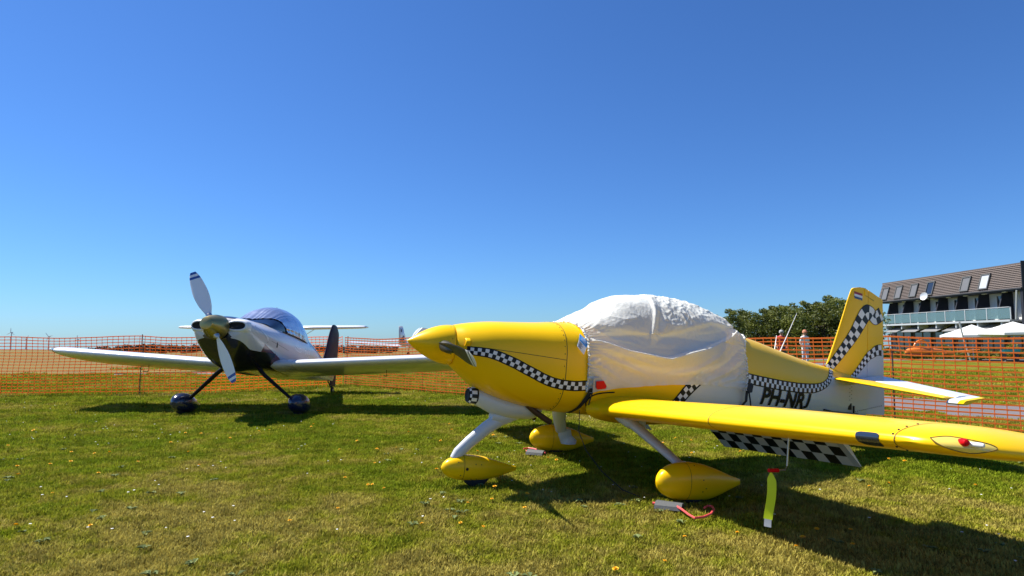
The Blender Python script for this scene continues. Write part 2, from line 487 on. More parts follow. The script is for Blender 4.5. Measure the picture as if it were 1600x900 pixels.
mb = MB()
for k in range(40):
    a_ = 2 * math.pi * k / 40; p = YH.ring(1.295, 40)[k]; nn_ = Vector((0, p[1], p[2] + .1)).normalized()
    mb.lathe([(-.001, .0055), (.0025, .004)], tuple(p), tuple(nn_), 8)
mb.build("cowl_fastener", m_seam, yp, T=TY)["kind"] = "stuff"
# registration letters
def text_mesh(body, size=1.0, bold=0.0, shear=0.0, sx=1.0, res=3):
    cu = bpy.data.curves.new("t", 'FONT'); cu.body = body; cu.size = size; cu.offset = bold; cu.shear = shear; cu.resolution_u = res
    ob = bpy.data.objects.new("t", cu); COL.objects.link(ob)
    bpy.context.view_layer.update()
    dg = bpy.context.evaluated_depsgraph_get()
    me = bpy.data.meshes.new_from_object(ob.evaluated_get(dg))
    bm = bmesh.new(); bm.from_mesh(me)
    bmesh.ops.triangulate(bm, faces=bm.faces)
    for _ in range(3):
        bmesh.ops.subdivide_edges(bm, edges=[e for e in bm.edges if e.calc_length() > .12], cuts=1)
        bmesh.ops.triangulate(bm, faces=bm.faces)
    V = np.array([v.co[:] for v in bm.verts]); F = [[v.index for v in f.verts] for f in bm.faces]
    bm.free(); bpy.data.objects.remove(ob); bpy.data.curves.remove(cu); bpy.data.meshes.remove(me)
    V[:, 0] *= sx
    return V, F
Vt, Ft = text_mesh("PH-NR", bold=.034, shear=.12)
Vj, Fj = text_mesh("J", bold=.034, shear=.12)
cap = Vt[:, 1].max(); jl, jh = Vj.min(0), Vj.max(0)
Vj[:, 1] = (Vj[:, 1] - jl[1]) / (jh[1] - jl[1]) * cap; Vj[:, 0] += Vt[:, 0].max() - .02 - jl[0]
Ft = Ft + [[i + len(Vt) for i in f] for f in Fj]; Vt = np.concatenate([Vt, Vj])
lo, hi = Vt.min(0), Vt.max(0)
for mir in (False, True):
    W = []
    for v in Vt:
        u = (v[0] - lo[0]) / (hi[0] - lo[0]); w = (v[1] - lo[1]) / (hi[1] - lo[1])
        x = 3.605 + u * .875; z = -.306 - u * .032 + w * .178
        if mir: x = 3.605 + 4.48 - x
        y = float(YH.y(x, z)) + .008
        W.append(TY(x, -y if mir else y, z))
    mesh("registration_letters", W, Ft, m_black, yp, False)

# spinner and propeller
mb = MB(); prof = [(0, .002)] + [(.392 * t, .176 * math.sin(math.pi / 2 * t) ** .88) for t in np.linspace(.015, 1, 26)] + [(.398, .17)]
mb.lathe(prof, (0, 0, 0), (1, 0, 0), 48)
sp = mb.build("spinner", m_yellow, yp, True, 50, TY)
mb = MB()
for a in np.linspace(0, 2 * math.pi, 8, endpoint=False):
    mb.lathe([(0, .006), (.004, .004)], (.36, .172 * math.cos(a + .3), .172 * math.sin(a + .3)), (0, math.cos(a + .3), math.sin(a + .3)), 8)
mb.build("spinner_screw", m_seam, sp, T=TY)["kind"] = "stuff"
mb = MB(); mb.lathe([(.399, .168), (.415, .168)], (0, 0, 0), (1, 0, 0), 40); mb.build("spinner_gap", m_dark, yp, T=TY)

def blade(name, axis_pt, d, ax, length, chords, twist, thick, T, parent, mats, colour, r0=.12, n=40, k=20):
    """blade along d (unit), rotating about ax; chords/twist are tables over 0..1"""
    d = Vector(d).normalized(); ax = Vector(ax).normalized(); side = ax.cross(d).normalized()
    cf = cubic(*chords); tf = cubic(*twist); rings = []
    ts = np.linspace(0, 1, n)
    for t in ts:
        c = cf(t); th = R(float(tf(t))); r = r0 + (length - r0) * t
        u = side * math.cos(th) + ax * math.sin(th); w = -side * math.sin(th) + ax * math.cos(th)
        tk = thick * (1 - .75 * t) * (c / max(chords[1]))
        ring = []
        for j in range(k):
            q = 2 * math.pi * j / k
            ring.append(Vector(axis_pt) + d * r + u * (math.cos(q) * c / 2) + w * (math.sin(q) * tk / 2))
        rings.append(ring)
    V, F = loft(rings); idx = []
    for f in F:
        cc = sum((Vector(V[i]) for i in f), Vector()) / len(f); t = ((cc - Vector(axis_pt)).dot(d) - r0) / (length - r0)
        s = (cc - Vector(axis_pt)).dot(side); fr = (cc - Vector(axis_pt) - d * (cc - Vector(axis_pt)).dot(d)).dot(ax)
        idx.append(colour(t, s, fr))
    o = mesh(name, [T(*v) for v in V], F, mats, parent, True, idx); fix_normals(o); auto_smooth(o, 60)
    return o
m_bladedk = paint("matt_black_blade", (0.03, 0.032, 0.03), 0.42, vary=.2)
for sgn in (1, -1):
    blade("propeller_blade", (.30, 0, 0), (0, .991 * sgn, -.12 * sgn), (1, 0, 0), .965,
          ([0, .15, .35, .6, .85, .95, 1], [.12, .14, .175, .18, .15, .12, .05]), ([0, .3, .6, 1], [-66, -54, -42, -32]), .038,
          TY, yp, [m_bladedk, m_white, m_black], lambda t, s, f: 1 if t > .915 else (1 if .85 < t < .885 else 0))

for sgn in (1, -1):
    mb = MB(); mb.tube([(.30, .10 * sgn, -.012 * sgn), (.30, .20 * sgn, -.024 * sgn), (.30, .30 * sgn, -.036 * sgn), (.30, .42 * sgn, -.05 * sgn)], [.052, .05, .046, .02], 18); mb.build("blade_root", m_bladedk, yp, True, T=TY)
# cooling inlets either side of the spinner
for s in (1, -1):
    V = []; n = 28
    for k, (g, dx) in enumerate([(1.25, .04), (1.10, .008), (.96, .0), (.84, .02), (.80, .09)]):
        for j in range(n):
            q = 2 * math.pi * j / n
            V.append((.450 + dx, s * (.205 + .052 * g * math.cos(q)), .030 + .034 * g * math.sin(q)))
    F = grid_faces(5, n, True); F.append(tuple(4 * n + j for j in range(n)))
    o = mesh("air_inlet", [TY(*v) for v in V], F, [m_yellow, m_dark], yp, True, [0] * (3 * n) + [0] * n + [1]); fix_normals(o)

# white intake scoop under the cowl with chequered lip
sc = [(.665, -.432, .072, .075), (.72, -.445, .09, .085), (.82, -.475, .12, .10), (.95, -.505, .14, .105), (1.1, -.515, .145, .10), (1.24, -.52, .14, .085), (1.30, -.515, .10, .05)]
fz = [cubic([s_[0] for s_ in sc], [s_[k] for s_ in sc]) for k in (1, 2, 3)]
rings = []
for x in np.linspace(.665, 1.30, 30):
    cz, w, h_ = [float(f(x)) for f in fz]
    rings.append([(x, w * math.sin(q), cz + h_ * math.cos(q)) for q in [2 * math.pi * j / 32 for j in range(32)]])
V, F = loft(rings); scoop = mesh("intake_scoop", [TY(*v) for v in V], F, m_greyw, yp); fix_normals(scoop); auto_smooth(scoop, 50)
n = 40; V = []; UV = []
for i, (x, r) in enumerate([(.668, .0765), (.632, .074), (.606, .066), (.604, .058)]):
    for j in range(n + 1):
        q = 2 * math.pi * j / n; V.append(TY(x, r * math.sin(q), -.430 + r * math.cos(q) * 1.02)); UV.append((j / n * 14, i * .67 + .01))
mesh("chequered_lip", V, grid_faces(4, n + 1), m_check, scoop, True, None, UV)
mb = MB(); mb.lathe([(.598, .05), (.594, .058), (.612, .062), (.66, .055)], (0, 0, -.430), (1, 0, 0), 32); mb.build("intake_mouth", m_dark, scoop, True, T=TY)
mb = MB()
mb.lathe([(0, .079), (.012, .0795)], (.668, 0, -.430), (1, 0, 0), 36); mb.build("lip_band", m_black, scoop, True, T=TY)

# exhaust stubs
for s in (1, -1):
    mb = MB(); mb.tube([(1.12, s * .16, -.47), (1.2, s * .165, -.53), (1.30, s * .165, -.585), (1.36, s * .165, -.615)], .027, 14)
    mb.lathe([(0, .02), (.004, .02)], (1.362, s * .165, -.616), (.9, 0, -.45), 12, 1)
    mb.build("exhaust_pipe", [m_brown, m_dark], yp, True, T=TY)

# ---- wings
WC = 1.47
def wing_le(y): return -.445 + (y - .56) * .050
def wing_pt(y, xc, zc, xle=1.61, c=WC, s=1, dz=0.0, inc=1.0, T=TY):
    a = R(inc); x = xc * c; z = zc * c
    return T(xle + x * math.cos(a) + z * math.sin(a), s * y, wing_le(y) + dz - x * math.sin(a) + z * math.cos(a))
m_lampwin = paint("clear_lamp_window", (.80, .60, .10), .05, coat=1.0)
def tkf(y): return float(np.interp(y, [2.2, 3.3], [1.0, .80]))
tip = [(3.30, 0, .80, 0), (3.36, .004, .79, -.001), (3.42, .014, .77, -.003), (3.48, .04, .73, -.006), (3.54, .09, .66, -.011), (3.59, .17, .57, -.017), (3.63, .28, .46, -.023), (3.66, .42, .34, -.029), (3.675, .58, .22, -.034), (3.68, .75, .11, -.038)]
def build_wing(s):
    secs = [(y, 1.0, 0, 1, 0) if not (.575 < y < 2.03) else (y, .80, 0, 1, 0) for y in [.40, .574]]
    secs += [(y, .80, 0, 1, 0) for y in (.576, 1.0, 1.5, 2.029)] + [(y, 1.0, 0, tkf(y), 0) for y in (2.031, 2.2, 2.4, 2.6, 2.8, 3.0, 3.15)]
    secs += [(y, 1.0, dx, tk, dz) for y, dx, tk, dz in tip]
    rings = []
    for y, x1, dx, tk, dz in secs:
        A = airfoil(.126 * tk, 26, 0, 1, .018 * tk)
        if x1 < 1:
            A = A.copy(); 
            zl = np.interp(x1, np.linspace(0, 1, 50), camber(np.linspace(0, 1, 50)) - naca(np.linspace(0, 1, 50), .126)); zu = np.interp(x1, np.linspace(0, 1, 50), camber(np.linspace(0, 1, 50)) + naca(np.linspace(0, 1, 50), .126))
            m = A[:, 0] > x1; half = np.arange(len(A)) < len(A) // 2
            A[m & half] = (x1, zl); A[m & ~half] = (x1, zu)
        c = WC - dx
        rings.append([wing_pt(y, a[0] * c / WC, a[1] * c / WC + 0, 1.61 + dx, WC, s, dz) for a in A])
    V, F = loft(rings)
    o = mesh("wing", V, F, m_yellow, yp); fix_normals(o); auto_smooth(o, 40)
    return o
def wing_surf(y, xc, upper=True, off=.002, s=1):
    k_ = tkf(y); z = float(camber(np.array(xc), .018 * k_) + (1 if upper else -1) * (naca(np.array(xc), .126 * k_) + .002 + off / WC))
    return wing_pt(y, xc, z, s=s)
def wing_front(y, t, off=.002, s=1):
    """t from -1 (lower, 12% chord) over the nose at 0 to +1 (upper, 12% chord)"""
    k_ = tkf(y); xc = .14 * t * t; z = float(camber(np.array(xc), .018 * k_) + math.copysign(1, t) * (naca(np.array(xc), .126 * k_) + .002 * min(1, abs(t) * 4)))
    nx, nz = -(1 - abs(t)) , t
    l = math.hypot(nx, nz); return wing_pt(y, xc + nx / l * off / WC, z + nz / l * off / WC, s=s)
for s in (1, -1):
    w = build_wing(s)
    # tip seam, tank seam
    for y, nm in ((3.28, "tip_seam"), (1.98, "tank_seam")):
        V = []
        for t in np.linspace(-1, 1, 41):
            for d in (-.0025, .0025): V.append(wing_front(y + d, t, .0015, s))
        V2 = []
        for t in np.linspace(.14, .95, 20):
            for d in (-.0025, .0025): V2.append(wing_surf(y + d, t, True, .0015, s))
        F = grid_faces(41, 2) + [tuple(82 + k for k in f) for f in grid_faces(20, 2)]
        mesh(nm, V + V2, F, m_seam, w)
    mb = MB()
    for t in (-.75, -.45, .25, .5, .72, .95):
        mb.V, mb.F, mb.I = mb.V, mb.F, mb.I
        p = Vector(wing_front(3.265, t, .001, s)); q = Vector(wing_front(3.265, t, .02, s)); mb.lathe([(0, .006), (.003, .0045)], p, (q - p), 8)
    mb.build("tip_screw", m_dark, w)["kind"] = "stuff"
    # landing light window let into the leading edge
    V = []; ny, nt_ = 16, 25
    for i in range(ny):
        a = i / (ny - 1)
        y = 3.075 + .125 * a
        rnd = 1 - .35 * abs(2 * a - 1) ** 6
        for t in np.linspace(-.60 * rnd, .22 * rnd, nt_): V.append(wing_front(y, t, .0025, s))
    mesh("landing_light", V, grid_faces(ny, nt_), m_lens, w)
    # drooped flap with chequered underside
    hz = wing_pt(.6, .79, float(camber(np.array(.79)) - naca(np.array(.79), .126)))
    fl = R(43); fc = .33
    prof = [(0, .012), (.05, .026), (.33, .001), (.33, -.003), (.03, -.022), (-.01, -.01)]
    rings = []
    for y in (.585, 2.02):
        zh = wing_le(y) - .045
        rings.append([TY(2.765 + px * math.cos(fl) + pz * math.sin(fl), s * y, zh - px * math.sin(fl) + pz * math.cos(fl)) for px, pz in prof])
    V, F = loft(rings); fo = mesh("flap", V, F, m_greyw, w, False); fix_normals(fo)
    V = []; UV = []
    for i, y in enumerate(np.linspace(.587, 1.97, 2)):
        for k, px in enumerate((.012, .328)):
            zh = wing_le(y) - .045; pz = -.0222 + (px - .03) / .3 * .0192 - .0035
            V.append(TY(2.765 + px * math.cos(fl) + pz * math.sin(fl), s * y, zh - px * math.sin(fl) + pz * math.cos(fl))); UV.append((i * 13, k * 3.0))
    mesh("chequered_panel", V, [(0, 1, 3, 2)], m_check, fo, False, None, UV)
    mb = MB(); 
    for y in (1.975, 2.018):
        pass
    V = []
    for y in (1.97, 2.0205):
        for px in (.012, .329):
            zh = wing_le(y) - .045; pz = -.0222 + (px - .03) / .3 * .0192 - .004
            V.append(TY(2.765 + px * math.cos(fl) + pz * math.sin(fl), s * y, zh - px * math.sin(fl) + pz * math.cos(fl)))
    mesh("flap_end_rib", V, [(0, 1, 3, 2)], m_greyw, fo, False)
    # aileron gap line on top and below
    V = []
    for y in np.linspace(2.06, 3.22, 10):
        for xc in (.775, .781): V.append(wing_surf(y, xc, True, .0015, s))
    mesh("aileron_gap", V, grid_faces(10, 2), m_seam, w)
    # navigation light set in a triangular facet of the tip
    mb = MB()
    c0 = Vector((1.705, s * 3.535, wing_le(3.545) + .012))
    nav_dir = Vector((-.45, s * .88, .12)).normalized()
    mb.lathe([(-.03, .017), (.012, .017), (.024, .012), (.028, .002)], c0, nav_dir, 18)
    mb.build("navigation_light", m_red if s == 1 else paint("green_lens", (.02, .4, .08), .2), w, True, T=TY)
    mb = MB(); c1 = c0 + Vector((.02, s * .03, -.004))
    mb.lathe([(-.02, .012), (.03, .012), (.04, .009), (.043, .003)], c1, Vector((.15, s * .98, .02)), 14)
    mb.build("strobe_light", paint("clear_strobe", (.75, .75, .72), .12, coat=1.0), w, True, T=TY)
    tf_ = [cubic([q[0] for q in tip], [q[k] for q in tip]) for k in (1, 2, 3)]
    def tip_front(y, t, off=.002):
        dx, tk, dz = [float(f(y)) for f in tf_]; xc = .14 * t * t; c = WC - dx
        z = float(camber(np.array(xc), .018 * tk)) + math.copysign(1, t) * (float(naca(np.array(xc), .126 * tk)) + .002 * min(1, abs(t) * 4))
        nx, nz = -(1 - abs(t)), t; l = math.hypot(nx, nz)
        return wing_pt(y, (xc * c + nx / l * off) / WC, (z * c + nz / l * off) / WC, 1.61 + dx, WC, s, dz)
    dia = [(3.43, .28), (3.50, .50), (3.575, .48), (3.605, .22), (3.545, -.30), (3.48, -.05)]
    cen = (3.525, .2); V = [tip_front(*cen)]; F = []
    dd, _ = poly_resample(dia + [dia[0]], 49); dd = dd[:-1]; n = 48; rg_ = 6
    for q in range(1, rg_ + 1):
        for p_ in dd: V.append(tip_front(cen[0] + (p_[0] - cen[0]) * q / rg_, cen[1] + (p_[1] - cen[1]) * q / rg_, .0025))
    for j in range(n): F.append((0, 1 + j, 1 + (j + 1) % n))
    for q in range(rg_ - 1):
        for j in range(n): a_ = 1 + q * n + j; b_ = 1 + q * n + (j + 1) % n; F.append((a_, a_ + n, b_ + n, b_))
    mesh("light_window", V, F, m_lampwin, w)
    mb = MB(); mb.tube([tip_front(p_[0], p_[1], .003) for p_ in list(dd) + [dd[0]]], .0028, 5); mb.build("window_rim", m_seam, w)
    # fairing and pinstripe round the wing root
    mb = MB()
    q = [Vector((1.55 + .62 * (1 - math.cos(t)) * .9, 0, 0)) for t in (0,)]
    path = []
    for a in np.linspace(-.75, .80, 40):
        if a < 0: x, z = 1.555 + a * a * .42, -.40 + a * .135
        else: x, z = 1.555 + .42 * a ** 2.6, -.40 + .115 * math.sin(a * math.pi / 2) - 0.0
        yy = float(YH.y(x, z)) + .002; path.append((x, s * yy, z))
    mb.tube(path, .0065, 6); mb.build("pinstripe", m_black, yp, T=TY)
    rings = []
    for y, g in ((.44, 1.0), (.52, .55), (.56, .22), (.60, .06), (.63, .0)):
        A = airfoil(.126 + .055 * g, 26, 0, 1, .018)
        rings.append([wing_pt(y, a[0] * (1 + .05 * g) - .035 * g, a[1], 1.61, WC, s, 0) for a in A if a[0] < 2])
    rings = [[p for p in r] for r in rings]
    V, F = loft(rings, False, False); o = mesh("wing_root_fairing", V, F, m_yellow, w); fix_normals(o)

# ---- undercarriage
def pant(name, xf, L, yc, zt_, zb, hw, T, parent, mat, n=34, k=36, tailz=.5):
    ts = np.r_[np.linspace(0, .12, 10), np.linspace(.15, 1, n - 10)]
    wf = cubic([0, .03, .1, .2, .32, .45, .6, .75, .9, 1], [.04, .36, .68, .91, 1, .96, .80, .55, .27, .10])
    tf = cubic([0, .03, .1, .2, .36, .5, .65, .8, .92, 1], [.50, .68, .84, .95, 1, .965, .87, .74, .635, .58])
    bf = cubic([0, .03, .1, .2, .4, .55, .7, .85, 1], [.46, .29, .14, .05, 0, .02, .12, .27, .42])
    rings = []
    H = zt_ - zb
    for t in ts:
        zu, zl, w = zb + H * float(tf(t)), zb + H * float(bf(t)), hw * float(wf(t)); cz = (zu + zl) / 2; hh = (zu - zl) / 2
        e = 2 / 2.3
        rings.append([(xf + L * t, yc + w * math.copysign(abs(math.sin(q)) ** e, math.sin(q)), cz + hh * math.copysign(abs(math.cos(q)) ** e, math.cos(q))) for q in [2 * math.pi * j / k for j in range(k)]])
    V, F = loft(rings); o = mesh(name, [T(*v) for v in V], F, mat, parent); fix_normals(o); auto_smooth(o, 55)
    return o, rings
def wheel(parent, x, y, r, w, T, zg):
    mb = MB(); cz = zg + r
    prof = [(-w / 2, r * .55), (-w / 2, r * .82), (-w * .42, r * .94), (-w * .2, r), (w * .2, r), (w * .42, r * .94), (w / 2, r * .82), (w / 2, r * .55)]
    mb.lathe(prof, (x, y, cz), (0, 1, 0), 40); return mb.build("tyre", m_rubber, parent, True, 40, T)
def ring_tape(parent, rings, i, T, mat=None):
    V = []
    for d in (0, 1):
        a = rings[i]; c = Vector([sum(p[k] for p in a) / len(a) for k in range(3)])
        for p in a:
            v = Vector(p); dd = (v - c); dd.x = 0; V.append(T(*(v + dd.normalized() * .0018 + Vector((d * .004, 0, 0)))))
    mesh("fairing_seam", V, grid_faces(2, len(rings[i]), True), mat or m_seam, parent)
def screws(parent, pts, T, r=.007, mat=None):
    mb = MB()
    for p, nrm in pts: mb.lathe([(0, r), (.003, r * .8)], p, nrm, 10)
    mb.build("screw", mat or m_dark, parent, T=T)["kind"] = "stuff"

# nose wheel
pf, rg = pant("wheel_fairing", .42, .71, 0, -.948, -1.172, .092, TY, yp, m_yellow)
ring_tape(pf, rg, 13, TY)
wheel(pf, .745, 0, .135, .10, TY, gz(.745))
def pside(t, h, yc, s, xf, L, rings):
    """point on the side of a fairing"""
    i = min(range(len(rings)), key=lambda k: abs(rings[k][0][0] - (xf + L * t))); a = rings[i]
    zs = [p[2] for p in a]; z = min(zs) + (max(zs) - min(zs)) * h
    c = [p for p in a if (p[1] - yc) * s > 0]; p = min(c, key=lambda q: abs(q[2] - z)); return (p[0], p[1], p[2])
screws(pf, [(pside(t, h, 0, 1, .42, .71, rg), (0, 1, 0)) for t, h in ((.2, .8), (.24, .2), (.42, .72), (.5, .72), (.36, .12), (.46, .12))], TY, .005)
screws(pf, [(pside(.3, .45, 0, 1, .42, .71, rg), (0, 1, 0))], TY, .014)
mb = MB(); mb.tube([(1.02, 0, -.585), (.93, 0, -.625), (.80, 0, -.715), (.66, 0, -.84), (.565, 0, -.935), (.535, 0, -.99)], [.07, .066, .06, .056, .052, .046], 18, flat=.75, up=(0, 1, 0))
ns = mb.build("nose_strut", m_greyw, yp, True, T=TY)
mb = MB(); mb.tube([(1.16, 0, -.57), (1.05, 0, -.585), (.92, 0, -.60), (.84, 0, -.60)], [.03, .055, .07, .05], 18); mb.build("strut_collar", m_greyw, ns, True, T=TY)
for s in (1, -1):
    yc = 1.195 * s
    pf, rg = pant("wheel_fairing", 1.80, .83, yc, -.772, -1.072, .115, TY, yp, m_yellow)
    ring_tape(pf, rg, 14, TY)
    wheel(pf, 2.13, yc, .150, .13, TY, gz(2.13))
    screws(pf, [(pside(t, h, yc, s, 1.8, .83, rg), (0, s, 0)) for t, h in ((.38, .95), (.43, .6), (.44, .33), (.48, .36), (.41, .06), (.45, .06))], TY, .005)
    mb = MB(); mb.tube([(1.83, .60 * s, -.44), (1.86, .66 * s, -.51), (2.02, .92 * s, -.70), (2.16, 1.12 * s, -.86), (2.19, 1.17 * s, -.90)], [.088, .08, .07, .06, .055], 20, flat=.5, up=(0, 0, 1))
    lg = mb.build("main_leg", m_greyw, yp, True, T=TY)
    mb = MB(); mb.tube([(1.84, .58 * s, -.43), (1.86, .64 * s, -.50), (1.89, .70 * s, -.555)], [.15, .11, .07], 20, flat=.6); mb.build("leg_root_fairing", m_greyw, lg, True, T=TY)
    mb = MB(); mb.box((2.02, .64 * s, -.535), (.07, .02, .09)); mb.build("footstep_bracket", m_greyw, lg, T=TY)
    # white intersection fairing hugging the inner side
    mb = MB(); mb.tube([(2.17, 1.02 * s, -.80), (2.18, 1.07 * s, -.87), (2.19, 1.095 * s, -.92), (2.20, 1.10 * s, -.95)], [.05, .08, .14, .155], 24, flat=.35, up=(0, 0, 1))
    mb.build("leg_foot_fairing", m_greyw, lg, True, T=TY)

# ---- tail
fin_le = cubic([-.42, .05, .17, .38, .8, 1.06, 1.12, 1.15, 1.163], [4.80, 4.87, 4.955, 5.05, 5.215, 5.315, 5.345, 5.385, 5.46])
fin_te = cubic([-.35, -.29, .1, 1.06], [5.955, 5.96, 5.94, 5.895])
fin_top = cubic([5.3, 5.47, 5.895], [1.165, 1.165, 1.062])
def fin_half(x, z):
    le = fin_le(np.minimum(z, 1.12)); te = fin_te(z); c = te - le; xc = np.clip((x - le) / c, 0, 1)
    return c * naca(xc, .085)
st2 = [(5.28, .03), (5.355, .083), (5.501, .216), (5.60, .315), (5.66, .362), (5.71, .385), (5.76, .413), (5.83, .435), (5.885, .437)]
st2z = cubic([p[0] for p in st2], [p[1] for p in st2])
def vert_tail(name, lefun, tefun, zlo, nz=60, nx=26):
    rows = []
    for w in np.linspace(0, 1, nz):
        row = []
        xsec = (1 - np.cos(np.linspace(0, np.pi, nx))) / 2 if name == "fin" else np.linspace(0, 1, nx)
        for q in xsec:
            # parametrise: bottom z -> top edge along x
            z0 = zlo; 
            xa, xb = lefun(zlo + (1.06 - zlo) * w), tefun(zlo + (1.06 - zlo) * w)
            x = xa + (xb - xa) * q
            ztop = float(fin_top(x)); z = z0 + (ztop - z0) * w
            xa, xb = lefun(z), tefun(z); x = xa + (xb - xa) * q
            row.append((float(x), float(fin_half(x, z)), float(z)))
        rows.append(row)
    rings = [[(x, y, z) for x, y, z in r] + [(x, -y - .0006, z) for x, y, z in r[::-1]] for r in rows]
    V, F = loft(rings)
    idx = []
    for f in F:
        c = np.mean([V[i] for i in f], axis=0)
        zw = float(st2z(c[0])) if c[0] > 5.28 else .03
        idx.append(1 if c[2] < zw and c[0] > 5.2 else 0)
    o = mesh(name, [TY(*v) for v in V], F, [m_yellow, m_greyw], yp, True, idx); fix_normals(o); auto_smooth(o, 50)
    return o
fin = vert_tail("fin", lambda z: fin_le(z), lambda z: 5.610 + 0 * z, .0)
rud = vert_tail("rudder", lambda z: 5.618 + 0 * z, lambda z: fin_te(z), -.345)
for mir in (False, True):
    strip("chequered_stripe", [(4.955, .125, .06), (4.988, .153, .085), (5.078, .25, .105), (5.228, .42, .13), (5.381, .60, .16), (5.50, .77, .19), (5.555, .84, .195), (5.61, .875, .19), (5.66, .872, .17), (5.70, .84, .165), (5.745, .815, .165), (5.79, .835, .17), (5.865, .885, .175)], .15, fin_half, TY, fin, border=.10, off=.004, n=160, mirror=mir)
    strip("chequered_stripe", [(x, z, .045 + (x - 5.28) * .16) for x, z in st2], .1, fin_half, TY, fin, border=.10, off=.004, n=100, mirror=mir)
    # small tricolour flag near the fin top
    sg = -1 if mir else 1
    for k, mt in enumerate((paint("flag_red", (.35, .02, .02), .4), m_white, m_navy)):
        V = []
        for x in (5.375, 5.505):
            for z in (1.105 - k * .028 - (x - 5.375) * .12, 1.105 - (k + 1) * .028 - (x - 5.375) * .12): V.append(TY(x, sg * (float(fin_half(x, z)) + .004), z))
        mesh("flag_band", V, [(0, 1, 3, 2)], mt, fin, False)
    # gap line of rudder horn
    V = []
    for x in np.linspace(5.56, 5.72, 6):
        z = 1.075 - (x - 5.56) * .30
        for d in (-.003, .003): V.append(TY(x, sg * (float(fin_half(x, z)) + .003), z + d))
    mesh("horn_gap", V, grid_faces(6, 2), m_seam, rud)
mb = MB(); mb.tube([(5.545, .012, 1.16), (5.55, .02, 1.12), (5.553, .026, 1.07)], [.018, .016, .006], 10); mb.build("tail_light_fairing", m_yellow, rud, True, T=TY)
# fillet of the fin onto the fuselage
# tailplane and elevators
for s in (1, -1):
    def hp(y, x, zc): return TY(x, s * y, .035 - (y - .1) * .108 + zc)
    rings = []; rings2 = []
    for y in (.04, .3, .7, 1.1, 1.18):
        le = 4.93 + (y - .04) * .255; hi = 5.40 + (y - .04) * .02; c = 5.80 - le
        b_ = (1 - np.cos(np.linspace(0, np.pi, 18))) / 2; xx = le + (hi - le) * b_; hh = .055 * c / .87 * np.sqrt(np.clip((xx - le) / c, 0, 1)) * (1 - .45 * (xx - le) / c)
        rings.append([hp(y, x, h) for x, h in zip(xx, hh)] + [hp(y, x, -h) for x, h in zip(xx[::-1], hh[::-1])])
    V, F = loft(rings); o = mesh("tailplane", V, F, m_yellow, yp); fix_normals(o); auto_smooth(o, 45)
    for y, g in ((.06, 0), (.3, 0), (.7, 0), (1.1, 0), (1.185, 0), (1.186, 1), (1.27, 1), (1.315, .85)):
        le = (5.412 + (y - .04) * .02) if g == 0 else 5.245 + (y - 1.186) * .5; te = 5.80 - (y - .06) * .118
        xx = np.linspace(le, te, 14); t = (xx - le) / (te - le); hh = (.03 if g == 0 else .026) * (1 - t) * np.minimum(1, .35 + t * 8) + .002
        if g: hh = .028 * np.sqrt(np.clip(t * 6, 0, 1)) * (1 - t) * g + .002
        xh = 5.43; de = R(13)
        def er(x, h): return hp(y, xh + (x - xh) * math.cos(de) - h * math.sin(de), (x - xh) * math.sin(de) + h * math.cos(de))
        rings2.append([er(x, h) for x, h in zip(xx, hh)] + [er(x, -h) for x, h in zip(xx[::-1], hh[::-1])])
    V, F = loft(rings2); idx = []
    nr = len(rings2[0])
    idx = [1 if (k // nr) >= 6 and k < nr * 7 else 0 for k in range(len(F))]
    idx[-1] = 1
    o = mesh("elevator", V, F, [m_white, m_yellow], yp, True, idx); fix_normals(o); auto_smooth(o, 40)
# details on the tail cone
mb = MB(); mb.box((5.27, float(YH.y(5.27, -.27)) + .002, -.27), (.055, .004, .075)); mb.build("placard", m_black, yp, T=TY)
mb = MB(); mb.tube([(4.86, float(YH.y(4.9, -.33)) + .012, -.335), (5.05, .13, -.34), (5.4, .09, -.345)], .004, 8); mb.tube([(4.78, float(YH.y(4.8, -.33)) + .01, -.325), (4.9, float(YH.y(4.9, -.33)) + .014, -.335)], [.022, .012], 10, flat=.5)
mb.tube([(5.33, .085, -.26), (5.33, .085, -.345)], .010, 8)
mb.build("tie_rod", m_black, yp, True, T=TY)
mb = MB()
for k in range(14): mb.lathe([(0, .006), (.003, .004)], (5.40 + k * .035, .055 - k * .0012, -.325 + k * .007), (0, 1, 0), 6)
for k in range(9): mb.lathe([(0, .005), (.003, .004)], (5.25 + (k % 2) * .03, float(YH.y(5.25, -.1)) + .001, -.02 - k * .022), (0, 1, 0), 6)
mb.build("rivet", m_dark, yp, T=TY)["kind"] = "stuff"
# whip aerials
for p0, p1, r in (((4.244, 0, .26), (4.485, 0, .735), .0042), ((4.40, -.25, .12), (4.62, -.42, .50), .004)):
    mb = MB(); mb.tube([p0, tuple((a + b_) / 2 for a, b_ in zip(p0, p1)), p1], [r * 1.8, r * 1.1, r * .6], 8); mb.build("whip_aerial", m_white, yp, True, T=TY)
# canopy glass below the cover
m_glass = paint("tinted_canopy", (.22, .23, .22), .15, coat=.6)
ct = cubic([1.48, 1.66, 1.83, 2.0, 2.25, 2.5, 2.78, 3.03, 3.25, 3.43, 3.62], [.325, .405, .530, .622, .666, .680, .668, .624, .545, .44, .375])
cs = cubic([1.48, 1.7, 2.0, 3.0, 3.3, 3.62], [.12, .14, .17, .19, .19, .15])
rings = []
for x in np.linspace(1.62, 3.35, 30):
    t = float(ct(x)) - .06; s0 = float(cs(x)) - .03; w = float(YHC.y(x, s0)) - .11
    rings.append([(x, w * math.cos(a), s0 + (t - s0) * math.sin(a)) for a in np.linspace(0, math.pi, 24)])
V, F = loft(rings, False, False)
F = grid_faces(30, 24); o = mesh("canopy", [TY(*v) for v in V], F, m_glass, yp); fix_normals(o)

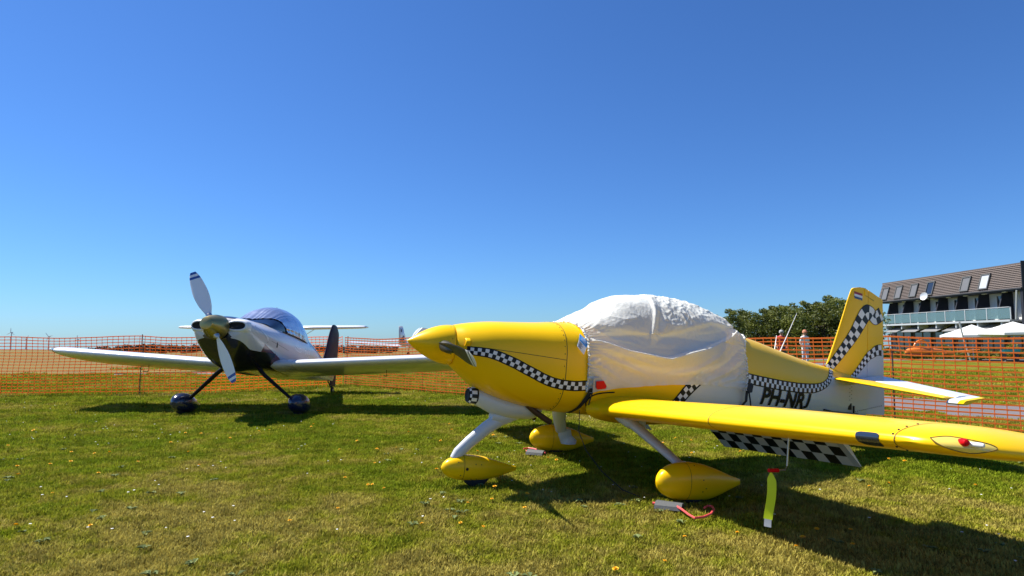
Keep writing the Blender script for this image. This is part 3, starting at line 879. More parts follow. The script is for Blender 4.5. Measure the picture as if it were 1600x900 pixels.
# ---- canopy cover (its own thing: it can be lifted off)
m_cover, nt, b = new_mat("cover_cloth")
N, L = nt.nodes, nt.links
tc = N.new("ShaderNodeTexCoord")
b.inputs["Base Color"].default_value = (0.86, 0.855, 0.78, 1); b.inputs["Roughness"].default_value = 0.95
b.inputs["Specular IOR Level"].default_value = 0.06
n1 = N.new("ShaderNodeTexNoise"); n1.inputs["Scale"].default_value = 26; n1.inputs["Detail"].default_value = 6; L.new(tc.outputs["Object"], n1.inputs["Vector"])
n2 = N.new("ShaderNodeTexNoise"); n2.inputs["Scale"].default_value = 7; n2.inputs["Detail"].default_value = 3; n2.inputs["Distortion"].default_value = 1.5; L.new(tc.outputs["Object"], n2.inputs["Vector"])
mm = N.new("ShaderNodeMath"); mm.operation = 'MULTIPLY_ADD'; mm.inputs[1].default_value = .35; L.new(n1.outputs[0], mm.inputs[0]); L.new(n2.outputs[0], mm.inputs[2])
bp = N.new("ShaderNodeBump"); bp.inputs["Strength"].default_value = 0.45; bp.inputs["Distance"].default_value = 0.02
L.new(mm.outputs[0], bp.inputs["Height"]); L.new(bp.outputs[0], b.inputs["Normal"])
trl = N.new("ShaderNodeBsdfTranslucent"); trl.inputs[0].default_value = (.8, .78, .72, 1)
trp = N.new("ShaderNodeBsdfTransparent"); trp.inputs[0].default_value = (1, 1, 1, 1)
s1 = N.new("ShaderNodeMixShader"); s1.inputs[0].default_value = .14; L.new(b.outputs[0], s1.inputs[1]); L.new(trl.outputs[0], s1.inputs[2])
s2 = N.new("ShaderNodeMixShader"); s2.inputs[0].default_value = .25; L.new(s1.outputs[0], s2.inputs[1]); L.new(trp.outputs[0], s2.inputs[2])
L.new(s2.outputs[0], N["Material Output"].inputs[0])

def pl_dist(px, pz, P):
    """unsigned distance to polyline, signed by side, and fraction along"""
    P = np.array(P); best = np.full(px.shape, 9.0); sg = np.zeros(px.shape); fr = np.zeros(px.shape); n = len(P) - 1
    for i in range(n):
        a, b_ = P[i], P[i + 1]; d = b_ - a; l2 = d @ d
        t = np.clip(((px - a[0]) * d[0] + (pz - a[1]) * d[1]) / l2, 0, 1)
        qx, qz = px - a[0] - t * d[0], pz - a[1] - t * d[1]; D = np.hypot(qx, qz); m = D < best
        best = np.where(m, D, best); sg = np.where(m, np.sign(d[0] * qz - d[1] * qx), sg); fr = np.where(m, (i + t) / n, fr)
    return best, sg, fr
cov_bot = cubic([1.45, 1.567, 1.654, 2.029, 2.479, 2.827, 3.177, 3.323, 3.7], [-.315, -.305, -.283, -.221, -.173, -.156, -.165, -.185, -.19])
NXc, NSc = 230, 150
Uc = np.linspace(0, 1, NXc); Sc = np.linspace(0, 1, NSc)
PX = np.zeros((NXc, NSc)); PYv = PX.copy(); PZ = PX.copy()
for i, u in enumerate(Uc):
    for j, s_ in enumerate(Sc):
        # edges: rear edge runs further aft on top
        x0 = 1.51 - .05 * s_; x1 = 3.345 + .27 * max(0, (s_ - .45) / .55) ** 1.5
        x = x0 + (x1 - x0) * u
        zs = float(cs(x)); zb = float(cov_bot(x)); zt_ = float(ct(x))
        if s_ < .42:
            z = zb + (zs - zb) * s_ / .42; y = float(YHC.y(x, z)) + .02
        else:
            a = (s_ - .42) / .58 * math.pi / 2; p = 2 / 2.2
            yc = float(YHC.y(x, zs)) + .02; yc -= .055 * min(1, (s_ - .42) / .05) * math.sin(math.pi * u) ** .5
            y = yc * math.cos(a) ** p if a < math.pi / 2 - 1e-6 else 0; z = zs + (zt_ - zs) * math.sin(a) ** p
        PX[i, j], PYv[i, j], PZ[i, j] = x, y, z
D = np.zeros_like(PX)
def ridge(P, A, w, taper=True, asym=0.0):
    global D
    d, sg, fr = pl_dist(PX, PZ, P)
    am = A * (np.sin(np.pi * np.clip(fr, 0.02, .98)) ** .5 if taper else 1)
    ww = w * (1 + asym * sg)
    D = D + am * np.exp(-(d / ww) ** 2)
ledge = [(1.457, .255), (1.623, .265), (1.865, .26), (2.10, .245), (2.162, .235), (2.235, .225), (2.283, .25), (2.43, .299), (2.55, .325), (2.663, .365), (2.926, .437), (3.05, .43), (3.2, .44)]
d, sg, fr = pl_dist(PX, PZ, ledge)
D += .036 / (1 + np.exp(-sg * d / .008)) * np.exp(-np.clip(sg * d, 0, 9) / .22) * np.clip((PX - 1.5) / .15, 0, 1)
vfold = [(1.492, .149), (1.667, .131), (1.884, .083), (2.153, .06), (2.314, .05), (2.557, .118), (2.812, .182), (3.021, .269), (3.223, .371)]
d, sg, fr = pl_dist(PX, PZ, vfold)
D += .080 / (1 + np.exp(sg * d / .006)) * np.exp(-np.clip(-sg * d, 0, 9) / .09) * (.25 + .75 * np.sin(np.pi * np.clip(fr, 0, 1)) ** .6)
D += -.016 * np.exp(-((d - .05) / .05) ** 2) * (sg > 0)
ridge(vfold, .012, .014, False)
ridge([(2.30, .62), (2.255, .468), (2.20, .329), (2.165, .24)], .022, .03, False, asym=.6)
ridge([(2.33, .50), (2.30, .40), (2.27, .30)], -.03, .03)
ridge([(1.70, .33), (1.78, .44), (1.86, .53)], -.03, .035); ridge([(1.64, .30), (1.74, .36), (1.83, .46)], .02, .03)
ridge([(1.502, .184), (1.706, .24), (1.932, .25)], .012, .02); ridge([(1.5, .16), (1.7, .19), (1.95, .17), (2.1, .13)], .012, .018)
ridge([(1.487, .07), (1.688, .003), (1.915, -.063), (2.157, -.131)], .014, .022); ridge([(1.503, -.013), (1.661, -.095), (1.792, -.158)], .014, .02)
ridge([(1.50, .11), (1.75, .06), (2.0, .0), (2.3, -.05)], .010, .022); ridge([(1.51, -.08), (1.62, -.17), (1.7, -.22)], .012, .018)
ridge([(3.206, .318), (2.912, .105), (2.619, -.038), (2.3, -.10)], .014, .025); ridge([(3.277, .134), (2.988, -.042), (2.743, -.131)], .014, .024)
ridge([(3.30, .25), (3.05, .08), (2.8, -.05)], -.012, .025); ridge([(3.31, .04), (3.15, -.07), (2.95, -.13)], .012, .02)
ridge([(3.05, .50), (3.15, .47), (3.3, .46)], -.02, .03); ridge([(3.2, .52), (3.25, .42), (3.32, .36)], .016, .02)
ridge([(2.7, .30), (2.9, .33), (3.15, .36)], -.014, .03)
# crinkled rear top and general fine creases (ridged noise)
for i in range(NXc):
    for j in range(NSc):
        x, y, z = PX[i, j], PYv[i, j], PZ[i, j]
        cr = max(0, min(1, (x - 2.25) / .12)) * max(0, min(1, (3.2 - x) / .25)) * max(0, min(1, (z - (.27 + .35 * max(0, x - 2.3))) / .05))
        n_a = 1 - abs(mnoise.noise(Vector((x * 10 + z * 7, y * 5, z * 4 - x * 3))))
        n_b = 1 - abs(mnoise.noise(Vector((x * 24 + 7, y * 18, z * 16))))
        n_c = mnoise.noise(Vector((x * 4, y * 4, z * 5 + 3)))
        D[i, j] += cr * (.020 * (n_a ** 3 - .4) + .008 * (n_b ** 2 - .5)) + .006 * n_c + .003 * (n_b ** 3) - .004
        fw = max(0, min(1, (z - .3) / .1)) * max(0, min(1, (2.3 - x) / .15))
        D[i, j] += fw * .008 * (1 - abs(mnoise.noise(Vector((x * 5, y * 6 + 4, z * 11))))) ** 4
        # gathered hems front and rear
        u = i / (NXc - 1); hem = math.exp(-((u) / .018) ** 2) + math.exp(-((1 - u) / .018) ** 2)
        gat = math.exp(-u / .05) + math.exp(-(1 - u) / .05)
        sarc = j / (NSc - 1)
        D[i, j] += -.012 * hem + gat * .007 * math.sin(sarc * 190 + 3 * math.sin(sarc * 31 + i * .12)) + gat * .006
        D[i, j] += .008 * math.exp(-sarc / .02) * math.sin(u * 60 + 2 * math.sin(u * 17))
def cov_norm():
    gu = np.stack([np.gradient(a, axis=0) for a in (PX, PYv, PZ)], -1); gs = np.stack([np.gradient(a, axis=1) for a in (PX, PYv, PZ)], -1)
    n = np.cross(gs, gu); n /= np.linalg.norm(n, axis=-1)[..., None] + 1e-9
    n[n[..., 1] < -.2] *= -1
    return n
Nn = cov_norm()
if Nn[NXc // 2, 10, 1] < 0: Nn = -Nn
Nn[:, -1, 1] = 0
Q = np.stack([PX, PYv, PZ], -1) + Nn * np.maximum(D, -.012)[..., None]
Q[:, -1, 1] = 0
full = np.concatenate([Q, (Q * np.array([1, -1, 1]))[:, -2::-1]], axis=1)
# let the far side differ a little
cover = thing("canopy_cover", "wrinkled white cloth cover draped over the yellow aeroplane's canopy", "cover", (-.91, 5.43, 0), R(22.8))
ns_ = full.shape[1]
V = [TY(*p) for p in full.reshape(-1, 3)]
o = mesh("cloth", V, grid_faces(NXc, ns_), m_cover, cover); fix_normals(o)
m_hem = paint("cover_hem_cloth", (.80, .79, .73), .8, bump=.5, bscale=60)
for i_, nm in ((1, "front_hem"), (NXc - 2, "rear_hem")):
    pts_ = []
    for j in range(0, ns_, 2):
        p = full[i_, j]; q = .006 * math.sin(j * 1.9) + .004 * math.sin(j * .83)
        pts_.append(TY(p[0] + q, p[1] * 1.006, p[2] + .004))
    mb = MB(); mb.tube(pts_, [.009 + .003 * math.sin(k * 2.3) for k in range(len(pts_))], 8); mb.build(nm, m_hem, cover, True)
def cov_y(x, z):
    zs = cs(x); yc = YHC.y(x, np.minimum(z, zs)) + .02; q = np.clip((z - zs) / (ct(x) - zs), 0, 1)
    return float(yc * (1 - q ** 2.2) ** (1 / 2.2))
# red reflector patch, black corner patch, straps
def patch(name, pts, mat, parent, off=.03, th=.006):
    P = [(x, cov_y(x, z) + off, z) for x, z in pts]; n = len(P)
    V = [TY(*p) for p in P] + [TY(p[0], p[1] - th, p[2]) for p in P]
    F = [tuple(range(n)), tuple(range(n, 2 * n))[::-1]] + [(k, (k + 1) % n, n + (k + 1) % n, n + k) for k in range(n)]
    o = mesh(name, V, F, mat, parent, False); return fix_normals(o)
patch("corner_hem", [(1.535, -.18), (1.60, -.17), (1.66, -.225), (1.675, -.26), (1.60, -.285), (1.545, -.305)], paint("grey_hem", (.42, .42, .42), .7), cover, .050)
patch("red_reflector", [(1.557, -.205), (1.625, -.195), (1.658, -.24), (1.652, -.262), (1.578, -.275), (1.562, -.255)], m_red, cover, .060)
patch("black_buckle_patch", [(3.275, -.11), (3.325, -.10), (3.345, -.125), (3.335, -.19), (3.29, -.20), (3.262, -.17)], m_strap, cover, .078, .012)
mb = MB()
def webbing(pts, w):
    for k in range(len(pts) - 1): pass
    V = []
    for (x, y, z) in pts:
        V += [(x - w / 2, y, z), (x + w / 2, y, z), (x + w / 2, y - .003, z), (x - w / 2, y - .003, z)]
    mb = MB(); mb.add(V, [(4 * k + a, 4 * k + (a + 1) % 4, 4 * k + 4 + (a + 1) % 4, 4 * k + 4 + a) for k in range(len(pts) - 1) for a in range(4)])
    mb.build("strap", m_strap, cover, T=TY)
hy = lambda x, z: float(YH.y(x, z)) + .012
webbing([(1.548, .545, -.27), (1.54, hy(1.54, -.33) + .01, -.33), (1.525, hy(1.525, -.40), -.40), (1.515, hy(1.515, -.45), -.45), (1.505, hy(1.505, -.49), -.49), (1.50, hy(1.50, -.515), -.52)], .042)
webbing([(1.555, .55, -.30), (1.565, hy(1.56, -.38) + .02, -.38), (1.58, hy(1.58, -.44) + .03, -.44), (1.585, hy(1.58, -.47) + .03, -.475)], .012)
webbing([(3.315, .515, -.18), (3.318, .505, -.28), (3.318, hy(3.32, -.36), -.36), (3.315, hy(3.32, -.43), -.43)], .032)
webbing([(3.335, .52, -.19), (3.375, .50, -.27), (3.41, .475, -.34), (3.43, .43, -.41)], .018)
mb = MB(); mb.tube([(1.50, .44, -.47), (1.49, .47, -.65), (1.53, .55, -.80), (1.62, .68, -.95), (1.74, .83, -1.07), (1.86, .98, gz(1.86) + .012)], .0035, 6); mb.build("dangling_cord", m_strap, cover, True, T=TY)

# paper tag on the cowl
m_tagblue = paint("tag_blue", (.08, .36, .78), .45); m_tagwhite = paint("tag_white", (.78, .80, .82), .45)
tg = thing("paper_tag", "small blue and white printed tag on the yellow cowl by the cover", "tag", (-.91, 5.43, 0), R(22.8))
c0 = Vector((1.455, 0, .11)); ud = Vector((.62, 0, .62)).normalized(); vd = Vector((-.62, 0, .62)).normalized()
def tagpt(a, b_, off):
    p = Vector((1.452, 0, .112)) + Vector((.045, 0, .012)) * a * 1.0 + Vector((.028, 0, .072)) * b_
    p = Vector((1.452 + .030 * a + .026 * b_, 0, .107 - .034 * a + .058 * b_))
    return TY(p.x, float(YH.y(p.x, p.z)) + off, p.z)
for nm, b0, b1, mt in (("tag_top", .05, 1.0, m_tagblue), ("tag_bottom", -1.0, .05, m_tagwhite)):
    V = [tagpt(a, b_, o_) for o_ in (.016, .018) for a, b_ in ((-1, b0), (1, b0), (1, b1), (-1, b1))]
    o = mesh(nm, V, [(0, 1, 2, 3), (4, 7, 6, 5), (0, 4, 5, 1), (1, 5, 6, 2), (2, 6, 7, 3), (3, 7, 4, 0)], mt, tg, False); fix_normals(o)
mb = MB()
for k in range(6):
    b_ = -.12 - k * .13; ln_ = random.uniform(.3, .75)
    mb.quad([tagpt(-.75, b_, .0195), (tagpt(-.75 + ln_ * 1.6, b_, .0195)), tagpt(-.75 + ln_ * 1.6, b_ - .05, .0195), tagpt(-.75, b_ - .05, .0195)])
for k in range(3):
    b_ = .8 - k * .2; mb.quad([tagpt(-.7, b_, .0195), tagpt(.5, b_, .0195), tagpt(.5, b_ - .06, .0195), tagpt(-.7, b_ - .06, .0195)], 1)
mb.build("tag_print", [m_black, m_tagwhite], tg)["kind"] = "stuff"

# pitot tube, its cover ribbon
mb = MB(); px_ = 2.02; yp_ = 2.22
zl = wing_le(yp_) - .115
mb.tube([(px_ + .05, yp_, zl + .04), (px_ + .045, yp_, zl - .14), (px_ + .03, yp_, zl - .165), (px_ - .03, yp_, zl - .17), (px_ - .10, yp_, zl - .17)], .006, 8)
mb.build("pitot_tube", m_steel, yp, True, T=TY)
rb = thing("pitot_cover_ribbon", "fluorescent yellow warning ribbon hanging from the pitot tube under the wing", "ribbon", (-.91, 5.43, 0), R(22.8))
mb = MB(); mb.tube([(px_ - .03, yp_, zl - .17), (px_ - .11, yp_, zl - .171)], .012, 10); mb.build("pitot_sleeve", m_red, rb, True, T=TY)
def rib_pt(t, s_, off=0):   # hangs down with a small twist
    z = zl - .185 - t * .34; w = .027 * min(1, .25 + t * 6); tw = .75 + .2 * t
    return TY(px_ - .09 + s_ * w * math.cos(tw) + off * math.sin(tw), yp_ + s_ * w * math.sin(tw) + off * math.cos(tw) + .012 * math.sin(t * 5), z)
V = []; NT = 24
for i in range(NT):
    for s_ in (-1, -.33, .33, 1): V.append(rib_pt(i / (NT - 1) * .86, s_))
ro = mesh("ribbon", V, grid_faces(NT, 4), m_lime, rb)
V = [];
for i in range(5):
    for s_ in (-.8, .8): V.append(rib_pt(.86 + i / 4 * .14, s_))
mesh("grey_tail", V, grid_faces(5, 2), paint("clear_grey_plastic", (.5, .52, .54), .3), rb)
V = []
for i in range(4):
    for s_ in (-.45, .45): V.append(rib_pt(.34 + i / 3 * .18, s_, .003))
mesh("ribbon_label", V, grid_faces(4, 2), m_greyw, rb)
mb = MB()
for k in range(5):
    for q in range(2): 
        t0 = .58 + k * .05; s0 = -.7 + q * .75
        mb.quad([rib_pt(t0, s0, .003), rib_pt(t0, s0 + .6, .003), rib_pt(t0 + .03, s0 + .6, .003), rib_pt(t0 + .03, s0, .003)])
mb.build("ribbon_print", paint("lime_dark", (.5, .62, .01), .6), rb)["kind"] = "stuff"
mb = MB()
for k in range(3): mb.quad([rib_pt(.37 + k * .05, -.3, .005), rib_pt(.37 + k * .05, .25, .005), rib_pt(.395 + k * .05, .25, .005), rib_pt(.395 + k * .05, -.3, .005)])
mb.build("label_print", m_black, rb)["kind"] = "stuff"

# wheel chocks ------------------------------------------------------------------------------
def chock(label, loc, rz, hook):
    hook = [((x - loc[0]) * math.cos(rz) + (y - loc[1]) * math.sin(rz), -(x - loc[0]) * math.sin(rz) + (y - loc[1]) * math.cos(rz), z - loc[2]) for x, y, z in hook]
    t = thing("wheel_chock", label, "chock", loc, rz, "wheel chocks of the yellow aeroplane")
    mb = MB()
    # bent sheet: wedge profile along x, length along y
    prof = [(-.055, .004), (-.045, .030), (-.01, .052), (.035, .045), (.05, .012), (.045, .004), (.03, .036), (-.008, .042), (-.038, .022), (-.042, .004)]
    rings = [[(x * (1 + .1 * k), y, z) for x, z in prof] for k, y in enumerate((-.10, -.03, .04, .10))]
    V, F = loft(rings); mb.add(V, F); mb.build("wedge", m_grey, t, True, 30)
    mb = MB(); mb.tube(hook, .0085, 10); mb.build("hooked_rod", m_pink, t, True)
    mb = MB(); mb.tube([(-.01, .095, .028), (-.015, .125, .03)], .011, 10); mb.build("rod_knob", m_pink, t, True)
def gpt(u, v):
    p_ = math.atan2(80.3, 978); a = (u - 800) / 978; b_ = (450 - v) / 978
    d = (a, math.cos(p_) - b_ * math.sin(p_), math.sin(p_) + b_ * math.cos(p_)); t_ = -1.301 / d[2]; return d[0] * t_, d[1] * t_
chock("grey wheel chock with a coral hooked rod before the near main wheel", (*gpt(1046, 799), .02), R(63),
      [(*gpt(u, v + 5), .05) for u, v in ((1058, 797), (1066, 802), (1076, 810), (1086, 816), (1100, 814), (1111, 809), (1116, 802), (1113, 797), (1106, 796), (1101, 799))])
chock("grey wheel chock with coral ends before the far main wheel", (*gpt(838, 713), .02), R(60),
      [(*gpt(u, v + 4), .05) for u, v in ((852, 711), (844, 707), (834, 704), (825, 703), (818, 704))])

# ================================================================== WHITE AEROPLANE WITH GOLD SPINNER
WP = R(11.0); WZ = 1.555
def TW(x, y, z):
    return (x * math.cos(WP) + z * math.sin(WP), -y, WZ - x * math.sin(WP) + z * math.cos(WP) - y * .0145)
WH = Hull([.38, .42, .5, .62, .8, 1.0, 1.3, 1.6, 2.0, 2.6, 3.1, 3.6, 4.2, 4.8, 5.3, 5.7],
    [.15, .19, .225, .25, .275, .29, .31, .33, .36, .42, .44, .40, .31, .22, .15, .10],
    [-.17, -.26, -.40, -.52, -.60, -.62, -.58, -.54, -.52, -.50, -.47, -.42, -.35, -.28, -.22, -.18],
    [.38, .43, .475, .505, .53, .545, .56, .57, .57, .55, .50, .42, .30, .18, .10, .05],
    [2.6, 2.3, 2.0, 1.85, 1.8, 1.85, 2.1, 2.4, 2.6, 2.6, 2.5, 2.4, 2.3, 2.2, 2.2, 2.2],
    [.02, .03, .03, .02, .0, -.01, -.03, -.05, -.07, -.08, -.06, -.05, -.03, -.02, -.02, -.03])
wp = thing("white_aeroplane", "white and navy taildragger aeroplane with gold spinner and upright propeller", "aeroplane", (-4.76, 9.75, 0), R(86))
wzb = cubic([.38, .5, .7, 1.0, 1.35, 1.8, 2.4, 3.2, 4.4, 5.8], [-.06, -.12, -.20, -.265, -.30, -.33, -.36, -.40, -.36, -.30])
def w_masks(x, y, z):
    ay = abs(y); zb = float(wzb(x))
    blk = max(min(.52 - x, .17 - ay, .12 - z), min(1.4 - x, -z, .16 + .20 * max(0, -z) + .9 * max(0, -z - .12) + .25 * max(0, x - .5) - ay), min(zb - .10 - z, 3.2 - x))
    nav = min(1.42 - x, z - .16, .24 - ay)
    bur = min(x - .95, 1.75 - x, zb + .12 * (1 - (x - .95) / .8) - z)
    blu = min(x - 3.0, z - .18)
    return blk, nav, bur, blu
m_silverw = paint("silver_white_paint", (0.66, 0.67, 0.69), 0.26, coat=0.6, vary=.05)
m_bluegrey = paint("blue_grey_paint", (0.10, 0.11, 0.20), 0.3, coat=.5)
xs = np.unique(np.r_[np.linspace(.38, .62, 24), np.linspace(.62, 2.4, 130), np.linspace(2.4, 5.7, 90)])
V, F = loft([WH.ring(x, 128) for x in xs])
m_livery, nt, b = new_mat("white_aeroplane_livery")
prev = None
for nm, col in (("blu", (.10, .11, .20)), ("bur", (.11, .03, .035)), ("nav", (.012, .018, .055)), ("blk", (.012, .012, .014))):
    at = nt.nodes.new("ShaderNodeAttribute"); at.attribute_name = nm
    gt = nt.nodes.new("ShaderNodeMath"); gt.operation = 'GREATER_THAN'; gt.inputs[1].default_value = 0.0; nt.links.new(at.outputs["Fac"], gt.inputs[0])
    mx = nt.nodes.new("ShaderNodeMixRGB"); nt.links.new(gt.outputs[0], mx.inputs[0]); mx.inputs[2].default_value = (*col, 1)
    if prev is None: mx.inputs[1].default_value = (.55, .55, .57, 1)
    else: nt.links.new(prev.outputs[0], mx.inputs[1])
    prev = mx
nt.links.new(prev.outputs[0], b.inputs["Base Color"]); b.inputs["Roughness"].default_value = .26; b.inputs["Coat Weight"].default_value = .6
MK = np.array([w_masks(*v) for v in V], dtype=np.float32)
o = mesh("fuselage", [TW(*v) for v in V], F, m_livery, wp)
for k, nm in enumerate(("blk", "nav", "bur", "blu")):
    at = o.data.attributes.new(nm, 'FLOAT', 'POINT'); at.data.foreach_set("value", np.ascontiguousarray(MK[:, k]))
fix_normals(o); auto_smooth(o, 50)
fus = o
for s in (1, -1):
    # wide oval inlets with thick white lips
    n = 40; V = []
    def so(q, a, b_): return (a * math.copysign(abs(math.cos(q)) ** .7, math.cos(q)), b_ * math.copysign(abs(math.sin(q)) ** .85, math.sin(q)))
    for k, (a, b_, x) in enumerate([(.185, .135, .50), (.178, .118, .42), (.168, .096, .375), (.156, .076, .358), (.144, .060, .362), (.138, .054, .368), (.132, .050, .374)]):
        for j in range(n):
            q = 2 * math.pi * j / n; dy, dz = so(q, a, b_); V.append((x, s * (.30 + dy), .04 + dz))
    F = grid_faces(7, n, True); F.append(tuple(6 * n + j for j in range(n)))
    o = mesh("air_inlet", [TW(*v) for v in V], F, [m_white, m_dark], wp, True, [0] * (4 * n) + [1] * (2 * n + 1)); fix_normals(o)
# white streaks on the cheeks, widening aft
for s in (1, -1):
    W_ = []
    for t in np.linspace(0, 1, 14):
        for e in (-1, 1):
            x = .72 + .30 * t; z = .10 - .16 * t + e * .022 * (.15 + t); W_.append(TW(x, s * (float(WH.y(x, z)) + .004), z))
    mesh("cheek_streak", W_, grid_faces(14, 2), m_white, fus)
    for xx, zz in ((.66, .10), (1.02, -.10)):
        mb = MB(); mb.lathe([(0, .009), (.004, .007)], (xx, s * (float(WH.y(xx, zz)) - .001), zz), (0, s, 0), 10); mb.build("fastener", m_dark, fus, T=TW)
    mb = MB(); mb.box((1.34, s * (float(WH.y(1.34, -.08)) + .001), -.09), (.03, .006, .09)); mb.build("cowl_latch", m_dark, fus, T=TW)
    hull_line("cowl_line", [(1.12, -.06), (1.4, -.08), (1.8, -.11)], .006, m_grey, fus, WH, TW, mirror=(s < 0))
# gold spinner with a flat-faced cap
mb = MB(); mb.lathe([(0, .001), (.006, .06), (.018, .098), (.030, .107), (.05, .113), (.16, .160), (.26, .190), (.35, .203), (.365, .196)], (-.02, 0, 0), (1, 0, 0), 56)
wsp = mb.build("spinner", m_gold, wp, True, 32, TW)
mb = MB(); mb.lathe([(.345, .185), (.37, .185)], (0, 0, 0), (1, 0, 0), 40); mb.build("spinner_gap", m_dark, wp, T=TW)
m_bladew = paint("white_blade", (.85, .86, .87), .4, coat=.2, vary=.03)
for sgn in (1, -1):
    d = Vector((0, -.47 * sgn, .883 * sgn))
    o = blade("propeller_blade", (.20, 0, 0), d, (1, 0, 0), 1.0,
          ([0, .08, .25, .5, .75, .92, 1], [.075, .115, .195, .235, .20, .14, .08]), ([0, .3, .6, 1], [-50, -33, -24, -16]), .035,
          TW, wp, [m_bladew, m_blueprint, m_grey], lambda t, s, f: 1 if (t > .945 or .84 < t < .885) else 0, r0=.17)
    mb = MB(); mb.lathe([(.15, .052), (.19, .05), (.22, .04)], (.20, 0, 0), d, 20); mb.build("blade_cuff", m_steel, o, True, T=TW)
# wings
def wwing_le(y): return -.40 + (y - .5) * .056
def wwp(y, xc, zc, dx=0, s=1, dz=0):
    a = R(1); c = 1.45 - dx; x = xc * c; z = zc * c
    return TW(1.50 + dx + x * math.cos(a) + z * math.sin(a), s * y, wwing_le(y) + dz - x * math.sin(a) + z * math.cos(a))
for s in (1, -1):
    secs = [(.40, 0, 1, 0), (.8, 0, 1, 0), (1.5, 0, 1, 0), (2.4, 0, 1, 0), (3.4, 0, 1, 0), (3.62, .01, .97, .004), (3.74, .05, .88, .012), (3.83, .12, .72, .02), (3.90, .24, .52, .03), (3.94, .42, .3, .04), (3.955, .6, .12, .05)]
    rings = []
    for y, dx, tk, dz in secs:
        A = airfoil(.130 * tk, 22, 0, 1, .018 * tk); rings.append([wwp(y, a[0], a[1], dx, s, dz) for a in A])
    V, F = loft(rings); nn = len(rings[0])
    idx = [1 if k // nn >= 6 and k < nn * (len(secs) - 1) else 0 for k in range(len(F))]; idx[-1] = 1
    w = mesh("wing", V, F, [m_white, m_navy], wp, True, idx); fix_normals(w); auto_smooth(w, 40)
    # darker root fillet
    rings = []
    for y, g in ((.46, 1), (.55, .6), (.63, .25), (.72, .05), (.80, .0)):
        A = airfoil(.130 + .03 * g, 22, 0, 1, .018); rings.append([wwp(y, a[0] * (1 + .03 * g) - .012 * g - .002, a[1] * 1.02, 0, s, 0) for a in A])
    V, F = loft(rings, False, False); o = mesh("wing_root_fairing", V, F, [m_silverw], w); fix_normals(o)
    # pitot / hinge studs below
    mb = MB()
    mb.tube([tuple(Vector((2.2, s * 2.3, wwing_le(2.3) - .07))), (2.2, s * 2.3, wwing_le(2.3) - .19), (2.05, s * 2.3, wwing_le(2.3) - .20)], .008, 8)
    mb.build("probe", m_black, w, T=TW)
    # white star dot at the tip
    mb = MB(); mb.lathe([(0, .035), (.02, .02)], (1.57, s * 3.80, wwing_le(3.8) + .02), (-.7, s * .7, 0), 5); mb.build("tip_star", m_white, w, T=TW)
# undercarriage
for s in (1, -1):
    yc = 1.03 * s; zg = -(WZ - 1.40 * math.sin(WP)) / math.cos(WP) + yc * .0145
    pf, rg = pant("wheel_fairing", 1.12, .80, yc, zg + .375, zg + .045, .155, TW, wp, m_navy, tailz=.5)
    wheel(pf, 1.42, yc, .15, .12, TW, zg + .012)
    mb = MB(); mb.tube([(1.28, .30 * s, -.50), (1.26, .42 * s, -.62), (1.40, .98 * s, zg + .22)], [.05, .045, .032], 16, flat=.75); mb.build("main_leg", m_black, wp, True, T=TW)
# tail
wfl = cubic([-.2, .1, .3, 1.08, 1.15, 1.18], [4.7, 4.82, 5.02, 5.36, 5.42, 5.52]); wft = cubic([-.3, 1.0, 1.18], [5.98, 5.93, 5.74])
rings = []
for z in np.r_[np.linspace(-.28, 1.1, 30), 1.14, 1.165, 1.18]:
    le = max(float(wfl(z)), 5.60 if z < 0 else 0); te = float(wft(z)); b_ = (1 - np.cos(np.linspace(0, np.pi, 22))) / 2; xx = le + (te - le) * b_; hh = (te - le) * naca(b_, .09) + .002
    rings.append([(x, h, z) for x, h in zip(xx, hh)] + [(x, -h, z) for x, h in zip(xx[::-1], hh[::-1])])
V, F = loft(rings); o = mesh("fin", [TW(*v) for v in V], F, m_plum, wp); fix_normals(o); auto_smooth(o, 50)
for s in (1, -1):
    rings = []
    for y in (.03, .5, 1.0, 1.36, 1.42):
        le = 4.95 + y * .2; te = 5.78 - y * .05; b_ = (1 - np.cos(np.linspace(0, np.pi, 18))) / 2; xx = le + (te - le) * b_; hh = (te - le) * naca(b_, .085 if y < 1.4 else .03) + .002
        rings.append([(x, s * y, .09 + h) for x, h in zip(xx, hh)] + [(x, s * y, .09 - h) for x, h in zip(xx[::-1], hh[::-1])])
    V, F = loft(rings); o = mesh("tailplane", [TW(*v) for v in V], F, m_white, wp); fix_normals(o); auto_smooth(o, 50)
zt_w = -(WZ - 5.75 * math.sin(WP)) / math.cos(WP)
mb = MB(); mb.tube([(5.45, 0, -.2), (5.62, 0, -.30), (5.74, 0, zt_w + .12)], .014, 8); mb.tube([(5.74, 0, zt_w + .18), (5.74, 0, zt_w + .09)], .018, 8)
tw_ = mb.build("tailwheel_spring", m_black, wp, True, T=TW)
mb = MB(); mb.lathe([(-.025, .05), (-.025, .068), (-.012, .08), (.012, .08), (.025, .068), (.025, .05)], (5.80, 0, zt_w + .081), (0, 1, 0), 28); mb.lathe([(-.028, .012), (-.026, .04), (.026, .04), (.028, .012)], (5.80, 0, zt_w + .081), (0, 1, 0), 18, 1)
mb.build("tailwheel", [m_rubber, m_steel], tw_, True, T=TW)
